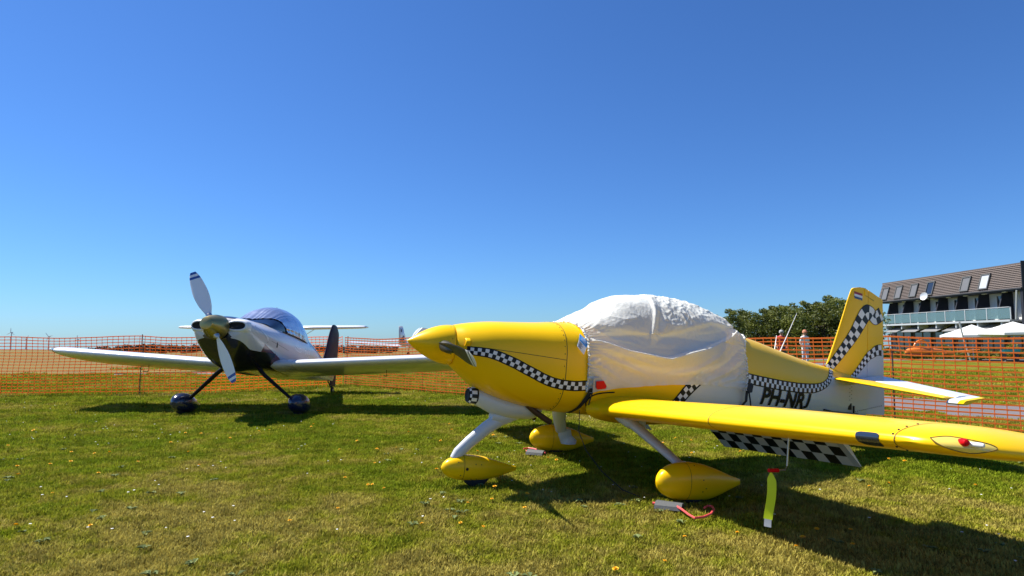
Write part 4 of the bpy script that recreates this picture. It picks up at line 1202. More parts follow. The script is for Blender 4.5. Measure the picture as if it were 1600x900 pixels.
# dark windscreen and the silver cover over the canopy
wct = cubic([1.30, 1.45, 1.62, 1.85, 2.1, 2.4, 2.7, 2.95, 3.15, 3.3], [.30, .40, .52, .67, .755, .785, .755, .66, .53, .43])
def dome(x0, x1, nx, na, grow, ny):
    rows = []
    for x in np.linspace(x0, x1, nx):
        s0 = .22; t = float(wct(x)) + grow; w = min(float(WH.y(min(x, 3.2), .22)), .50) * (1.0 if x < 2.6 else 1 - .25 * (x - 2.6)) + grow
        rows.append([(x, w * math.copysign(abs(math.cos(a)) ** .92, math.cos(a)), s0 + (t - s0) * math.sin(a) ** .92) for a in np.linspace(0, math.pi, na)])
    return rows
rows = dome(1.31, 1.80, 16, 40, 0.0, 0)
o = mesh("windscreen", [TW(*p) for r in rows for p in r], grid_faces(16, 40), paint("dark_windscreen", (.008, .012, .03), .05, coat=1), wp); fix_normals(o)
scv = thing("silver_canopy_cover", "shiny silver-blue cover stretched over the white aeroplane's canopy", "cover", (-4.76, 9.75, 0), R(86))
rows = np.array(dome(1.36, 3.25, 110, 120, .012, 0))
for j in range(120):                      # the cover's front hem runs further aft down the sides
    a = math.pi * j / 119; x0 = 1.42 + .45 * (1 - math.sin(a)) ** .8
    for i, x in enumerate(np.linspace(x0, 3.25, 110)):
        s0 = .22; t = float(wct(x)) + .012; w = min(float(WH.y(min(x, 3.2), .22)), .50) * (1.0 if x < 2.6 else 1 - .25 * (x - 2.6)) + .012
        rows[i, j] = (x, w * math.copysign(abs(math.cos(a)) ** .92, math.cos(a)), s0 + (t - s0) * math.sin(a) ** .92)
for i in range(110):
    for j in range(120):
        x, y, z = rows[i, j]; n_ = Vector((0, y, z - .2)).normalized()
        fr = math.exp(-(i / 22.0)); lowf = math.exp(-min(j, 119 - j) / 16.0)
        a = math.pi * j / 119
        dd = fr * .006 * math.sin(a * 34 + 2 * math.sin(a * 9)) + lowf * .004 * math.sin(i * .75 + 2 * math.sin(i * .21)) + .005 * mnoise.noise(Vector((x * 4, y * 4, z * 4))) + .0025 * (1 - abs(mnoise.noise(Vector((x * 14 + z * 9, y * 9, z * 8))))) ** 3
        rows[i, j] += np.array([0, n_.y, n_.z]) * dd
m_silver = paint("silver_cover_cloth", (.60, .63, .72), .20, metal=.85, vary=.10, scale=5, bump=.10, bscale=14)
o = mesh("cloth", [TW(*p) for p in rows.reshape(-1, 3)], grid_faces(110, 120), m_silver, scv); fix_normals(o)
mb = MB(); mb.lathe([(0, .02), (.02, .012)], (2.35, 0, float(wct(2.35)) + .02), (0, 0, 1), 12); mb.build("top_knob", m_dark, scv, T=TW)
for s in (1, -1):
    mb = MB(); p = []
    for x in np.linspace(1.7, 3.2, 30): p.append((x, s * (min(float(WH.y(x, .22)), .50) * (1.0 if x < 2.6 else 1 - .25 * (x - 2.6)) + .022), .215))
    mb.tube(p, .012, 8); mb.build("hem_cord", m_dark, scv, True, T=TW)
# small crest drawn on the fuselage side as thin white lines
for s in (1, -1):
    W_ = []; Fx = []
    def stroke(pts, w=.012):
        C, L_ = poly_resample(pts, 14); tx = np.gradient(C[:, 0]); tz = np.gradient(C[:, 1]); ln = np.hypot(tx, tz); b0 = len(W_)
        for i in range(14):
            for e in (-.5, .5):
                x = C[i, 0] - tz[i] / ln[i] * w * e; z = C[i, 1] + tx[i] / ln[i] * w * e; W_.append(TW(x, s * (float(WH.y(x, z)) + .004), z))
        Fx.extend([tuple(b0 + q for q in f) for f in grid_faces(14, 2)])
    stroke([(2.05, .02), (2.15, -.04), (2.3, -.05), (2.4, -.02)]); stroke([(2.1, .04), (2.25, .01), (2.38, .03)])
    for a in np.linspace(.3, 2 * math.pi - .1, 9): stroke([(2.75 + .10 * math.cos(a), .0 + .07 * math.sin(a)), (2.75 + .13 * math.cos(a + .2), .0 + .085 * math.sin(a + .2)), (2.75 + .16 * math.cos(a + .35), .0 + .105 * math.sin(a + .35))])
    mesh("crest", W_, Fx, m_white, fus)["kind"] = "stuff"

# ================================================================== ORANGE NET FENCES
m_net, nt, b = new_mat("orange_plastic_net")
N, L = nt.nodes, nt.links
b.inputs["Base Color"].default_value = (0.92, 0.30, 0.055, 1); b.inputs["Roughness"].default_value = 0.5
trl = N.new("ShaderNodeBsdfTranslucent"); trl.inputs[0].default_value = (1.0, .42, .09, 1)
ms = N.new("ShaderNodeMixShader"); ms.inputs[0].default_value = .6; L.new(b.outputs[0], ms.inputs[1]); L.new(trl.outputs[0], ms.inputs[2]); L.new(ms.outputs[0], N["Material Output"].inputs[0])
m_post = paint("rusty_steel_post", (.07, .04, .035), .7, vary=.3, scale=30)

def net_fence(label, path, H, cw, ch, hw, vw, posts, seed, sag=.03):
    rs = np.random.default_rng(seed)
    t = thing("safety_fence", label, "fence", (path[0][0], path[0][1], 0))
    P = np.array(path, float); seg = np.r_[0, np.cumsum(np.hypot(*np.diff(P, axis=0).T))]; Ltot = seg[-1]; nc = int(Ltot / cw); nr = int(round(H / ch)) + 1
    S = np.linspace(0, Ltot, nc)
    bx, by = np.interp(S, seg, P[:, 0]), np.interp(S, seg, P[:, 1])
    dx = np.gradient(bx); dy = np.gradient(by); l = np.hypot(dx, dy); tx, ty = dx / l, dy / l; nx, ny = -ty, tx
    G = np.zeros((nc, nr, 3))
    pp = np.array(sorted(posts))
    for i in range(nc):
        # sag between posts
        j = np.searchsorted(pp, S[i]); a = pp[j - 1] if j > 0 else 0; b_ = pp[j] if j < len(pp) else Ltot
        f = (S[i] - a) / max(b_ - a, .1); sg = sag * 4 * f * (1 - f)
        for k in range(nr):
            v = k / (nr - 1)
            z = .02 + (H - sg) * v + .022 * mnoise.noise(Vector((S[i] * .9, v * 3, seed))) * (.4 + v)
            bul = .035 * mnoise.noise(Vector((S[i] * .6, v * 2.0, seed + 5)))
            sl = .018 * mnoise.noise(Vector((S[i] * .5, v * 2.5, seed + 9))) * 2
            G[i, k] = (bx[i] - P[0, 0] + nx[i] * bul + tx[i] * sl, by[i] - P[0, 1] + ny[i] * bul + ty[i] * sl, z)
    V = []; F = []
    def run(pts, ww, th, nrm, vert):
        b0 = len(V); m = len(pts)
        for q in range(m):
            p = pts[q]; n_ = nrm[q]
            wv = np.array((0, 0, ww / 2)) if not vert else np.array((-n_[1] * ww / 2, n_[0] * ww / 2, 0))
            nv = np.array((n_[0], n_[1], 0)) * th / 2
            V.extend([p + wv + nv, p - wv + nv, p - wv - nv, p + wv - nv])
        for q in range(m - 1):
            for e in range(4): F.append((b0 + 4 * q + e, b0 + 4 * q + (e + 1) % 4, b0 + 4 * q + 4 + (e + 1) % 4, b0 + 4 * q + 4 + e))
    nrm = [(nx[i], ny[i]) for i in range(nc)]
    for k in range(nr): run(G[:, k], hw * (1.25 if k in (0, nr - 1) else 1), .003, nrm, False)
    for i in range(nc): run(G[i], vw, .0024, [nrm[i]] * nr, True)
    # knots
    for i in range(nc):
        for k in range(nr):
            p = G[i, k]; b0 = len(V); r = hw * .85; n_ = nrm[i]; u = np.array((-n_[1], n_[0], 0)) * r; w = np.array((0, 0, r)); nv = np.array((n_[0], n_[1], 0)) * .003
            V.extend([p + u + nv, p + w + nv, p - u + nv, p - w + nv, p + u - nv, p + w - nv, p - u - nv, p - w - nv])
            F.extend([(b0, b0 + 1, b0 + 2, b0 + 3), (b0 + 7, b0 + 6, b0 + 5, b0 + 4)])
    mesh("net", V, F, m_net, t, False)
    for s_ in posts:
        x, y = np.interp(s_, seg, P[:, 0]) - P[0, 0], np.interp(s_, seg, P[:, 1]) - P[0, 1]
        lean = rs.uniform(-.05, .05); mb = MB(); mb.tube([(x, y + .02, -.1), (x + lean * .5, y + .02, H * .5), (x + lean, y + .02, H + .06)], .011, 8); mb.build("post", m_post, t, True)
    return t
net_fence("long orange net fence behind the white aeroplane on the left", [(-22, 14.1), (-12, 14.35), (-7.3, 15.0), (-4.75, 17.6)], 1.36, .115, .072, .017, .0105, [1.0, 5.5, 9.2, 13.3, 18.1], 3, .045)
net_fence("orange net fence passing behind the yellow aeroplane's tail", [(-4.70, 17.7), (-2.4, 15.6), (-.4, 13.75), (3.2, 12.0), (5.7, 9.6), (8.3, 7.1), (9.6, 5.9)], 1.33, .135, .068, .021, .012, [.05, 3.4, 6.0, 9.2, 13.4, 15.75, 18.6], 4, .04)

# ================================================================== TWO MORE AEROPLANES IN THE BACKGROUND
hp_ = thing("high_wing_aeroplane", "white high-wing aeroplane standing beyond the fence behind the silver cover", "aeroplane", (-13.9, 35, 0), R(88))
def TH(x, y, z): return (x, -y, z)
for s in (1, -1):
    rings = []
    for y, c, t_ in ((0.0, 1.5, .16), (2.6, 1.5, .16), (5.0, 1.25, .15), (5.38, 1.1, .14), (5.45, .9, .09)):
        A = airfoil(t_, 16); rings.append([(.9 + (1.5 - c) * .3 + a[0] * c, s * y, 1.93 + y * .012 + a[1] * c) for a in A])
    V, F = loft(rings); o = mesh("wing", V, F, m_white, hp_); fix_normals(o)
    mb = MB(); mb.tube([(1.45, s * .55, .75), (1.4, s * 2.5, 1.93)], .035, 8, flat=.5); mb.build("wing_strut", m_white, hp_, True)
    mb = MB(); mb.tube([(1.7, s * .45, .7), (1.75, s * 1.1, .25)], .04, 8); mb.build("main_leg", m_white, hp_, True)
    mb = MB(); mb.lathe([(-.07, .1), (-.07, .16), (-.04, .2), (.04, .2), (.07, .16), (.07, .1)], (1.75, s * 1.15, .2), (0, 1, 0), 24); mb.build("wheel", m_rubber, hp_, True)
hh_ = Hull([0, .25, .7, 1.3, 2.4, 3.2, 4.6, 6.2], [1.2, 1.42, 1.55, 1.9, 1.95, 1.75, 1.45, 1.3], [.9, .7, .6, .55, .55, .65, .9, 1.05], [.15, .38, .48, .55, .55, .45, .25, .06], [2.2] * 2 + [2.6] * 4 + [2.3] * 2, [1.05, 1.05, 1.1, 1.15, 1.15, 1.15, 1.15, 1.2])
V, F = loft([hh_.ring(x, 40) for x in np.linspace(0, 6.2, 50)]); o = mesh("fuselage", V, F, [m_white, m_lens], hp_, True, [1 if (1.0 < np.mean([V[i][0] for i in f]) < 2.4 and 1.35 < np.mean([V[i][2] for i in f]) < 1.75) else 0 for f in F]); fix_normals(o)
V, F = loft([[(x, h, z) for x, h in ((a, .0), (a + .1, .04), (b_ - .2, .03), (b_, 0), (b_ - .2, -.03), (a + .1, -.04))] for z, a, b_ in ((1.2, 5.2, 6.4), (1.75, 5.75, 6.5))]); o = mesh("fin", V, F, m_white, hp_); fix_normals(o)

lp = thing("low_wing_aeroplane", "white low-wing aeroplane parked far off behind the yellow spinner", "aeroplane", (-5.75, 46.4, 0), R(258))
lh = Hull([0, .3, .9, 1.6, 2.4, 3.2, 4.4, 6.6], [1.1, 1.3, 1.42, 1.5, 1.5, 1.42, 1.2, 1.1], [.95, .7, .6, .55, .55, .6, .75, .92], [.1, .35, .45, .52, .52, .45, .3, .06], [2.2] * 8, [1.0, 1.0, 1.0, 1.0, 1.0, 1.0, 1.0, 1.02])
V, F = loft([lh.ring(x, 36) for x in np.linspace(0, 6.6, 50)]); o = mesh("fuselage", V, F, m_white, lp); fix_normals(o)
rings = [[(x, w * math.cos(a), 1.35 + h * math.sin(a)) for a in np.linspace(0, math.pi, 16)] for x, w, h in ((1.5, .3, .1), (1.9, .42, .45), (2.5, .45, .55), (3.1, .42, .48), (3.7, .3, .15))]
o = mesh("canopy", [p for r in rings for p in r], grid_faces(5, 16), m_lens, lp); fix_normals(o)
for s in (1, -1):
    rings = [[(1.7 + (1.4 - c) * .3 + a[0] * c, s * y, .72 + y * .065 + a[1] * c) for a in airfoil(t_, 14)] for y, c, t_ in ((0, 1.4, .14), (3, 1.3, .13), (5.5, 1.1, .11), (5.7, .6, .03))]
    V, F = loft(rings); o = mesh("wing", V, F, m_white, lp); fix_normals(o)
    rings = [[(5.7 + (.9 - c) * .5 + a[0] * c, s * y, 1.2 + a[1] * c) for a in airfoil(.09, 10, cam=0)] for y, c in ((0, .9), (1.5, .65))]
    V, F = loft(rings); o = mesh("tailplane", V, F, m_white, lp); fix_normals(o)
    mb = MB(); mb.tube([(2.2, s * 1.1, .75), (2.2, s * 1.15, .3)], .04, 8); mb.build("main_leg", m_white, lp, True)
    mb = MB(); mb.lathe([(-.07, .1), (-.07, .16), (-.04, .2), (.04, .2), (.07, .16), (.07, .1)], (2.2, s * 1.15, .2), (0, 1, 0), 24); mb.build("wheel", m_rubber, lp, True)
V, F = loft([[(x, h, z) for x, h in ((a, .0), (a + .1, .05), (b_ - .2, .04), (b_, 0), (b_ - .2, -.04), (a + .1, -.05))] for z, a, b_ in ((1.0, 5.4, 6.75), (2.15, 6.2, 6.85))]); o = mesh("fin", V, F, m_white, lp); fix_normals(o)
mb = MB()
for k in range(4): mb.quad([(5.95 + k * .02, .055, 1.32 + k * .07), (6.7, .055, 1.12 + k * .05), (6.7, .055, 1.145 + k * .05), (5.97 + k * .02, .055, 1.36 + k * .07)])
mb.box((6.5, .05, 1.86), (.14, .012, .17)); mb.build("fin_emblem", m_grey, lp)["kind"] = "stuff"

# ================================================================== TREES
m_leaf, nt, b = new_mat("tree_leaves")
N, L = nt.nodes, nt.links
geo = N.new("ShaderNodeNewGeometry"); nz = N.new("ShaderNodeTexNoise"); nz.inputs["Scale"].default_value = .9; nz.inputs["Detail"].default_value = 5
L.new(geo.outputs["Position"], nz.inputs["Vector"])
cr = N.new("ShaderNodeValToRGB"); e = cr.color_ramp.elements
e[0].position = .3; e[0].color = (.06, .09, .013, 1); e[1].position = .68; e[1].color = (.19, .205, .03, 1)
L.new(nz.outputs[0], cr.inputs[0]); oi = N.new("ShaderNodeObjectInfo"); hs = N.new("ShaderNodeHueSaturation")
mr = N.new("ShaderNodeMapRange"); mr.inputs[3].default_value = .8; mr.inputs[4].default_value = 1.25; L.new(oi.outputs["Random"], mr.inputs[0]); L.new(mr.outputs[0], hs.inputs["Value"]); L.new(cr.outputs[0], hs.inputs["Color"])
L.new(hs.outputs[0], b.inputs["Base Color"]); b.inputs["Roughness"].default_value = .6
trl = N.new("ShaderNodeBsdfTranslucent"); L.new(hs.outputs[0], trl.inputs[0]); ms = N.new("ShaderNodeMixShader"); ms.inputs[0].default_value = .35
L.new(b.outputs[0], ms.inputs[1]); L.new(trl.outputs[0], ms.inputs[2]); L.new(ms.outputs[0], N["Material Output"].inputs[0])
m_bark = paint("bark", (.06, .045, .03), .9, vary=.3, scale=9, bump=.6)

def leaf_cloud(center_list, rads, per, size, seed):
    rs = np.random.default_rng(seed); V = []; F = []
    for c, r in zip(center_list, rads):
        for _ in range(per):
            d = rs.normal(size=3); d /= np.linalg.norm(d); p = np.array(c) + d * r * (.55 + .55 * rs.random())
            n = d * .6 + rs.normal(size=3) * .5; n /= np.linalg.norm(n); u = np.cross(n, rs.normal(size=3)); u /= np.linalg.norm(u) + 1e-9; v = np.cross(n, u)
            s = size * (.6 + .8 * rs.random()); b0 = len(V)
            V += [p - u * s * .5, p + v * s * .32, p + u * s * .6, p - v * s * .32]; F.append((b0, b0 + 1, b0 + 2, b0 + 3))
    return V, F
def tree_parts(H, Rr, seed, nblob=54, per=90, size=.21, low=.04):
    rs = np.random.default_rng(seed); C = []; Rd = []
    for k in range(nblob):
        h = low + (1 - low) * rs.random() ** .9; ang = rs.random() * 2 * math.pi
        env = math.sin(math.pi * min(1, max(.02, (h - low * .5) / 1.02)) ** .75) ** .55; rr = Rr * env * (.35 + .6 * rs.random())
        C.append((rr * math.cos(ang), rr * math.sin(ang), H * h * .93)); Rd.append(Rr * (.26 + .22 * rs.random()) * (1.1 - .35 * h))
    for k in range(6): C.append((rs.normal() * Rr * .25, rs.normal() * Rr * .25, H * (.90 + .12 * rs.random()))); Rd.append(Rr * .16)
    V, F = leaf_cloud(C, Rd, per, size, seed + 1)
    mb = MB(); mb.tube([(0, 0, -.2), (.05, .02, H * .25), (.0, .08, H * .55), (.1, .0, H * .8)], [H * .03, H * .024, H * .014, H * .005], 8)
    for k in range(7):
        c = C[int(rs.integers(len(C)))]; z0 = H * (.2 + .4 * rs.random()); mb.tube([(0.02, 0.02, z0), (c[0] * .5, c[1] * .5, (z0 + c[2]) / 2 + .1), c], [H * .012, H * .008, H * .003], 6)
    return V, F, mb
protos = []
for k, (H, Rr, sd) in enumerate(((6.2, 2.3, 11), (5.8, 2.6, 23), (6.6, 2.1, 37))):
    V, F, mb = tree_parts(H, Rr, sd)
    me = bpy.data.meshes.new("crown"); me.from_pydata([tuple(v) for v in V], [], F); me.materials.append(m_leaf)
    tr_ = mb.build("trunk", m_bark, None, True); tm = tr_.data; bpy.data.objects.remove(tr_); protos.append((me, tm))
tree_labels = ["leafy tree nearest the cloth cover, leftmost of the row behind the fence", "second tree from the left in the row behind the fence", "third tree from the left in the row behind the fence", "fourth tree from the left in the row behind the fence",
  "fifth tree from the left, beside the person in red", "sixth tree from the left, behind the person in red", "seventh tree from the left, between the two people", "eighth tree from the left, behind the person in white",
  "ninth tree from the left, right of the person in white", "tenth tree from the left in the row behind the fence", "eleventh tree from the left, just before the yellow fin", "tree whose crown touches the yellow fin's edge", "tree hidden behind the lower yellow fin", "rightmost tree of the row, behind the upper yellow fin"]
spots = []
for k in range(14):
    px = 1112 + k * 17.6; y = 54 + 1.6 * math.sin(k * 2.4); ytop = 494 - (px - 1112) * .125 + 2.0 * math.sin(k * 1.7)
    spots.append(((px - 800) / 978 * y, y, (1.3 + (530.3 - ytop) * y / 978) / 6.35))
for k, (x, y, sc_) in enumerate(spots):
    t = thing("tree", tree_labels[k], "tree", (x, y, 0), k * 1.37, "trees in the row behind the fence"); t.scale = (sc_ * 1.15, sc_ * 1.15, sc_)
    me, tm = protos[k % 3]; link(bpy.data.objects.new("crown", me), t); link(bpy.data.objects.new("trunk", tm), t)

# low shrubs of the flower bed along the terrace
sV, sF = leaf_cloud([(random.uniform(-.5, .5), random.uniform(-.35, .35), random.uniform(.12, .55)) for _ in range(14)], [.24] * 14, 60, .10, 91)
sme = bpy.data.meshes.new("leaves"); sme.from_pydata([tuple(v) for v in sV], [], sF); sme.materials.append(m_leaf)
for k in range(34):
    x = 17.5 + k * .68 + random.uniform(-.2, .2); y = 43.5 - k * .07 + random.uniform(-.4, .4)
    o = bpy.data.objects.new("shrub", sme); link(o); o.location = (x, y, 0); o.rotation_euler.z = k * 2.1; sc_ = random.uniform(.75, 1.25); o.scale = (sc_, sc_, sc_ * random.uniform(.8, 1.2))
    tag(o, "low dark green shrub in the bed before the terrace", "shrub", "shrubs in the bed before the terrace")

# far scrub on the left horizon
m_scrub = paint("scrub_leaves", (.075, .06, .035), .8, vary=.4, scale=1.5)
fc = []; fr_ = []
rs = np.random.default_rng(5)
for k in range(420):
    px = rs.uniform(135, 620); r = rs.uniform(56, 74); x, y = (px - 800) / 978 * r, r
    hmax = .62 * min(1, max(.12, (px - 130) / 90)) * (1 if px < 470 else .75)
    fc.append((x, y, hmax * rs.uniform(.15, .85))); fr_.append(rs.uniform(.22, .36))
V, F = leaf_cloud(fc, fr_, 70, .20, 77)
tag(mesh("distant_scrub", V, F, m_scrub, smooth=False), "dark brownish scrub along the horizon behind the white wing", kind="stuff")

# wind turbines on the horizon
m_turb = paint("turbine_white", (.55, .58, .62), .5)
for k, (px, top, lab) in enumerate(((20, 520, "wind turbine at the far left, tallest on the horizon"), (44, 530, "small wind turbine second from the left on the horizon"), (79, 526, "wind turbine third from the left on the horizon"), (124, 531, "wind turbine nearest the white wing tip on the horizon"))):
    D = 2200; x = (px - 800) / 978 * D; zt_ = 1.3 + (530.3 - top) / 978 * D; zb = ground_z(x, D)
    t = thing("wind_turbine", lab, "wind turbine", (x, D, zb), 0, "wind turbines on the horizon"); H = zt_ - zb
    mb = MB(); mb.tube([(0, 0, 0), (0, 0, H)], [2.2, 1.4], 10); mb.build("tower", m_turb, t, True)
    mb = MB(); mb.box((0, 1, H + 1), (3, 8, 3)); mb.build("nacelle", m_turb, t)
    for q in range(3):
        a = q * 2 * math.pi / 3 + k * .7; mb = MB(); mb.tube([(0, -4, H + 1), (math.sin(a) * 9, -4, H + 1 + math.cos(a) * 9), (math.sin(a) * 16, -4, H + 1 + math.cos(a) * 16)], [.8, 1.0, .4], 6); mb.build("rotor_blade", m_turb, t, True)

# ================================================================== CLUBHOUSE
# facade runs away from the camera along +Y at x = FX and faces -X
FX, Y0, Y1 = 39.1, 46.6, 64.6
m_tile = paint("brown_roof_tile", (.115, .088, .075), .7, vary=.25, scale=1.2, bump=.3, bscale=6)
m_navyw = paint("dark_navy_cladding", (.012, .014, .022), .6, vary=.2)
m_wallw = paint("white_render", (.66, .66, .64), .8, vary=.05)
m_pane = paint("window_glass", (.02, .025, .03), .05, coat=1)
m_alu = paint("pale_aluminium", (.55, .57, .58), .4, metal=.3)
m_screen, nt, b = new_mat("balcony_glass"); b.inputs["Base Color"].default_value = (.16, .26, .29, 1); b.inputs["Roughness"].default_value = .08
tp = nt.nodes.new("ShaderNodeBsdfTransparent"); tp.inputs[0].default_value = (.75, .88, .88, 1); ms = nt.nodes.new("ShaderNodeMixShader"); ms.inputs[0].default_value = .45
nt.links.new(b.outputs[0], ms.inputs[1]); nt.links.new(tp.outputs[0], ms.inputs[2]); nt.links.new(ms.outputs[0], nt.nodes["Material Output"].inputs[0])
m_shut = paint("grey_shutter", (.13, .13, .135), .5)
ch = thing("clubhouse", "dark clubhouse with brown tiled mansard roof and glass-fronted balcony", "building", (FX, Y0, 0))
LY = Y1 - Y0
EZ, RZ, BZ = 5.08, 6.98, 2.82
def wallbox(name, c, d, m, par=ch): mb = MB(); mb.box(c, d); return mb.build(name, m, par)
wallbox("ground_floor_wall", (4.0, LY / 2, 1.3), (8, LY, 2.9), m_navyw)
wallbox("upper_wall", (4.0, LY / 2, 3.95), (7.9, LY - .05, 2.36), m_wallw)
wallbox("eave_soffit", (3.6, LY / 2, EZ - .02), (9.6, LY + .5, .16), m_navyw)
wallbox("roof_core", (4.6, LY / 2, 6.05), (7.2, LY - .1, 1.95), m_navyw)
wallbox("near_gable_wall", (-.2, -.10, 3.2), (1.9, .24, 3.9), m_navyw)
# tiled mansard face: overlapping courses
NR = 13
for k in range(NR):
    z0 = EZ + .08 + (RZ - EZ) * k / NR; z1 = EZ + .08 + (RZ - EZ) * (k + 1) / NR + .03
    xa = -1.15 + .62 * k / NR; xb = -1.15 + .62 * (k + 1) / NR + .06
    nt_ = 75; V = []
    for i in range(nt_ * 2 + 1):
        y = -.25 + (LY + .5) * i / (nt_ * 2); w = -.035 if i % 2 else 0.0
        V += [(xa - .05 + w, y, z0), (xa + .0 + w, y, z0 - .005), (xb + w * .3, y, z1)]
    F = []
    for i in range(nt_ * 2):
        b0 = i * 3; F += [(b0, b0 + 3, b0 + 5, b0 + 2), (b0 + 1, b0 + 4, b0 + 3, b0)]
    o = mesh("tile_course", V, F, m_tile, ch, False); fix_normals(o)
wallbox("ridge_cap", (-.42, LY / 2, RZ + .08), (.3, LY + .55, .12), m_tile)
wallbox("gutter", (-1.24, LY / 2, EZ + .05), (.12, LY + .55, .10), paint("dark_gutter", (.05, .05, .055), .5))
wallbox("verge_board", (-.85, -.30, 6.1), (.75, .06, 2.1), m_navyw)
# roof windows: (photo x, opened?)
def yat(px): # facade y for a photo column at the roof face
    t = (px - 800) / 978; return (FX - .9) / t - Y0
for px, kind in ((1386, 0), (1407, 0), (1431, 0), (1457, 1), (1513, 0), (1543, 2)):
    y = yat(px); zc = EZ + .85; xc = -1.15 + .62 * .43; wv = .92; hv = 1.15
    rw = thing("w", "x", "y"); bpy.data.objects.remove(rw)
    rot = Matrix.Rotation(R(17), 3, 'Y')
    mb = MB()
    for dy in (-wv / 2, wv / 2): mb.box((xc - .12, y + dy, zc), (.12, .08, hv), rot)
    for dz in (-hv / 2, hv / 2): mb.box((xc - .12 + .3 * dz, y, zc + dz), (.12, wv + .08, .09), rot)
    fr2 = mb.build("roof_window", m_grey, ch)
    mb = MB(); mb.box((xc - .10, y, zc), (.06, wv - .06, hv - .06), rot); mb.build("pane" if kind else "shutter", m_pane if kind == 1 else (m_alu if kind == 2 else m_shut), fr2)
# balcony: slab, posts, glass panels, brackets, partitions
wallbox("balcony_slab", (-.62, LY / 2 + .4, BZ - .08), (1.3, LY - 1.2, .16), m_alu)
mb = MB(); mb.box((-1.24, LY / 2 + .4, BZ + .95), (.06, LY - 1.2, .05)); mb.build("handrail", m_alu, ch)
ys = np.linspace(.9, LY - .3, 8)
for i, y in enumerate(ys): wallbox("railing_post", (-1.25, y, BZ + .46), (.05, .07, .98), m_alu)
for i in range(7):
    wallbox("glass_panel", (-1.25, (ys[i] + ys[i + 1]) / 2, BZ + .47), (.02, ys[i + 1] - ys[i] - .12, .82), m_screen)
for y in np.linspace(2, LY - 1, 7): wallbox("balcony_bracket", (-.7, y, BZ - .34), (.9, .14, .38), m_alu)
for i, y in enumerate(np.linspace(2.2, LY - 1.2, 7)):
    V = [(0, y - .06, BZ), (-1.1, y - .06, BZ), (-1.1, y - .06, BZ + 1.0), (-.75, y - .06, EZ - .1), (0, y - .06, EZ - .1)]; V += [(a, y + .06, c) for a, _, c in V]
    n = 5; F = [tuple(range(n)), tuple(range(n, 2 * n))[::-1]] + [(k, (k + 1) % n, n + (k + 1) % n, n + k) for k in range(n)]
    o = mesh("balcony_partition", V, F, m_navyw, ch, False); fix_normals(o)
    d = MB(); yy = y - 1.4
    for a in (-.5, .5): d.box((-.05, yy + a, BZ + 1.0), (.08, .08, 2.0))
    d.box((-.05, yy, BZ + 2.0), (.08, 1.08, .08)); fr2 = d.build("balcony_door", m_wallw, ch)
    p = MB(); p.box((-.03, yy, BZ + 1.05), (.03, .92, 1.75)); p.build("pane", m_pane, fr2)
for i, y in enumerate(np.linspace(1.5, LY - 2, 6)):
    wm = MB()
    for a in (-1.2, 0, 1.2): wm.box((-.04, y + a, 1.15), (.08, .08, 2.1))
    wm.box((-.04, y, 2.2), (.08, 2.48, .08)); fr2 = wm.build("ground_floor_window", m_grey, ch)
    for a in (-.6, .6): p = MB(); p.box((-.02, y + a, 1.15), (.03, 1.1, 2.0)); p.build("pane", m_pane, fr2)
    am = MB(); am.box((-.75, y, 2.30), (1.5, 2.2, .05), Matrix.Rotation(R(-24), 3, 'Y')); am.build("awning", paint("grey_awning", (.20, .20, .20), .8), ch)
wallbox("balcony_heat_pump", (-.9, LY - 1.0, BZ + .40), (.35, .8, .75), m_wallw)
for y in np.linspace(1.8, LY - 1.6, 8): wallbox("soffit_lamp", (-.9, y, EZ - .13), (.16, .4, .06), m_wallw)
dish_y = yat(1457)
mb = MB(); mb.lathe([(0, .02), (.03, .2), (.09, .36), (.10, .36), (.04, .2)], (-1.55, dish_y, EZ + .12), (-.9, -.35, .25), 24); mb.tube([(-1.5, dish_y, EZ + .1), (-1.2, dish_y, EZ - .1)], .03, 8)
mb.build("satellite_dish", m_alu, ch, True)
mb = MB(); mb.tube([(-1.25, .2, EZ - .1), (-1.1, .6, BZ)], .06, 8); mb.build("downpipe", m_alu, ch, True)

# ---- terrace parasols
m_canvas = paint("white_canvas", (.74, .74, .70), .8, vary=.06)
def parasol(label, x, y, top, r, tilt=0):
    t = thing("parasol", label, "parasol", (x, y, 0), .3, "white parasols on the terrace")
    mb = MB(); mb.tube([(0, 0, 0), (0, 0, top)], .03, 10); mb.build("pole", m_alu, t, True)
    n = 8; V = [(0, 0, top)]; F = []
    for j in range(n):
        a = 2 * math.pi * j / n + math.pi / 8
        for f_, z in ((.5, top - .36), (1, top - .66), (1.0, top - .80)): V.append((r * f_ * math.cos(a), r * f_ * math.sin(a), z + (.03 if j % 2 else 0)))
    for j in range(n):
        k = (j + 1) % n; F.append((0, 1 + 3 * j, 1 + 3 * k))
        for q in (0, 1): F.append((1 + 3 * j + q, 2 + 3 * j + q, 2 + 3 * k + q, 1 + 3 * k + q))
    c = mesh("canopy", V, F, m_canvas, t, False); fix_normals(c)
    mb = MB()
    for j in range(n):
        a = 2 * math.pi * j / n + math.pi / 8; mb.tube([(0, 0, top - .06), (r * .97 * math.cos(a), r * .97 * math.sin(a), top - .72)], .012, 5)
    mb.build("ribs", m_alu, c)["kind"] = "stuff"
    mb = MB(); mb.box((-.45, -.62, top - .40), (.22, .02, .16), Matrix.Rotation(R(-40), 3, 'X')); mb.build("canopy_emblem", paint("beige_print", (.42, .36, .2), .7), c)
    mb = MB(); mb.box((0, 0, .04), (.6, .6, .08)); mb.build("base", m_grey, t)
parasol("white parasol left of the other two on the terrace", 28.6, 39.0, 2.22, 1.75)
parasol("large white parasol in the middle of the terrace", 29.9, 37.4, 2.36, 2.05)
parasol("white parasol at the right picture edge on the terrace", 32.3, 38.5, 2.30, 1.9)
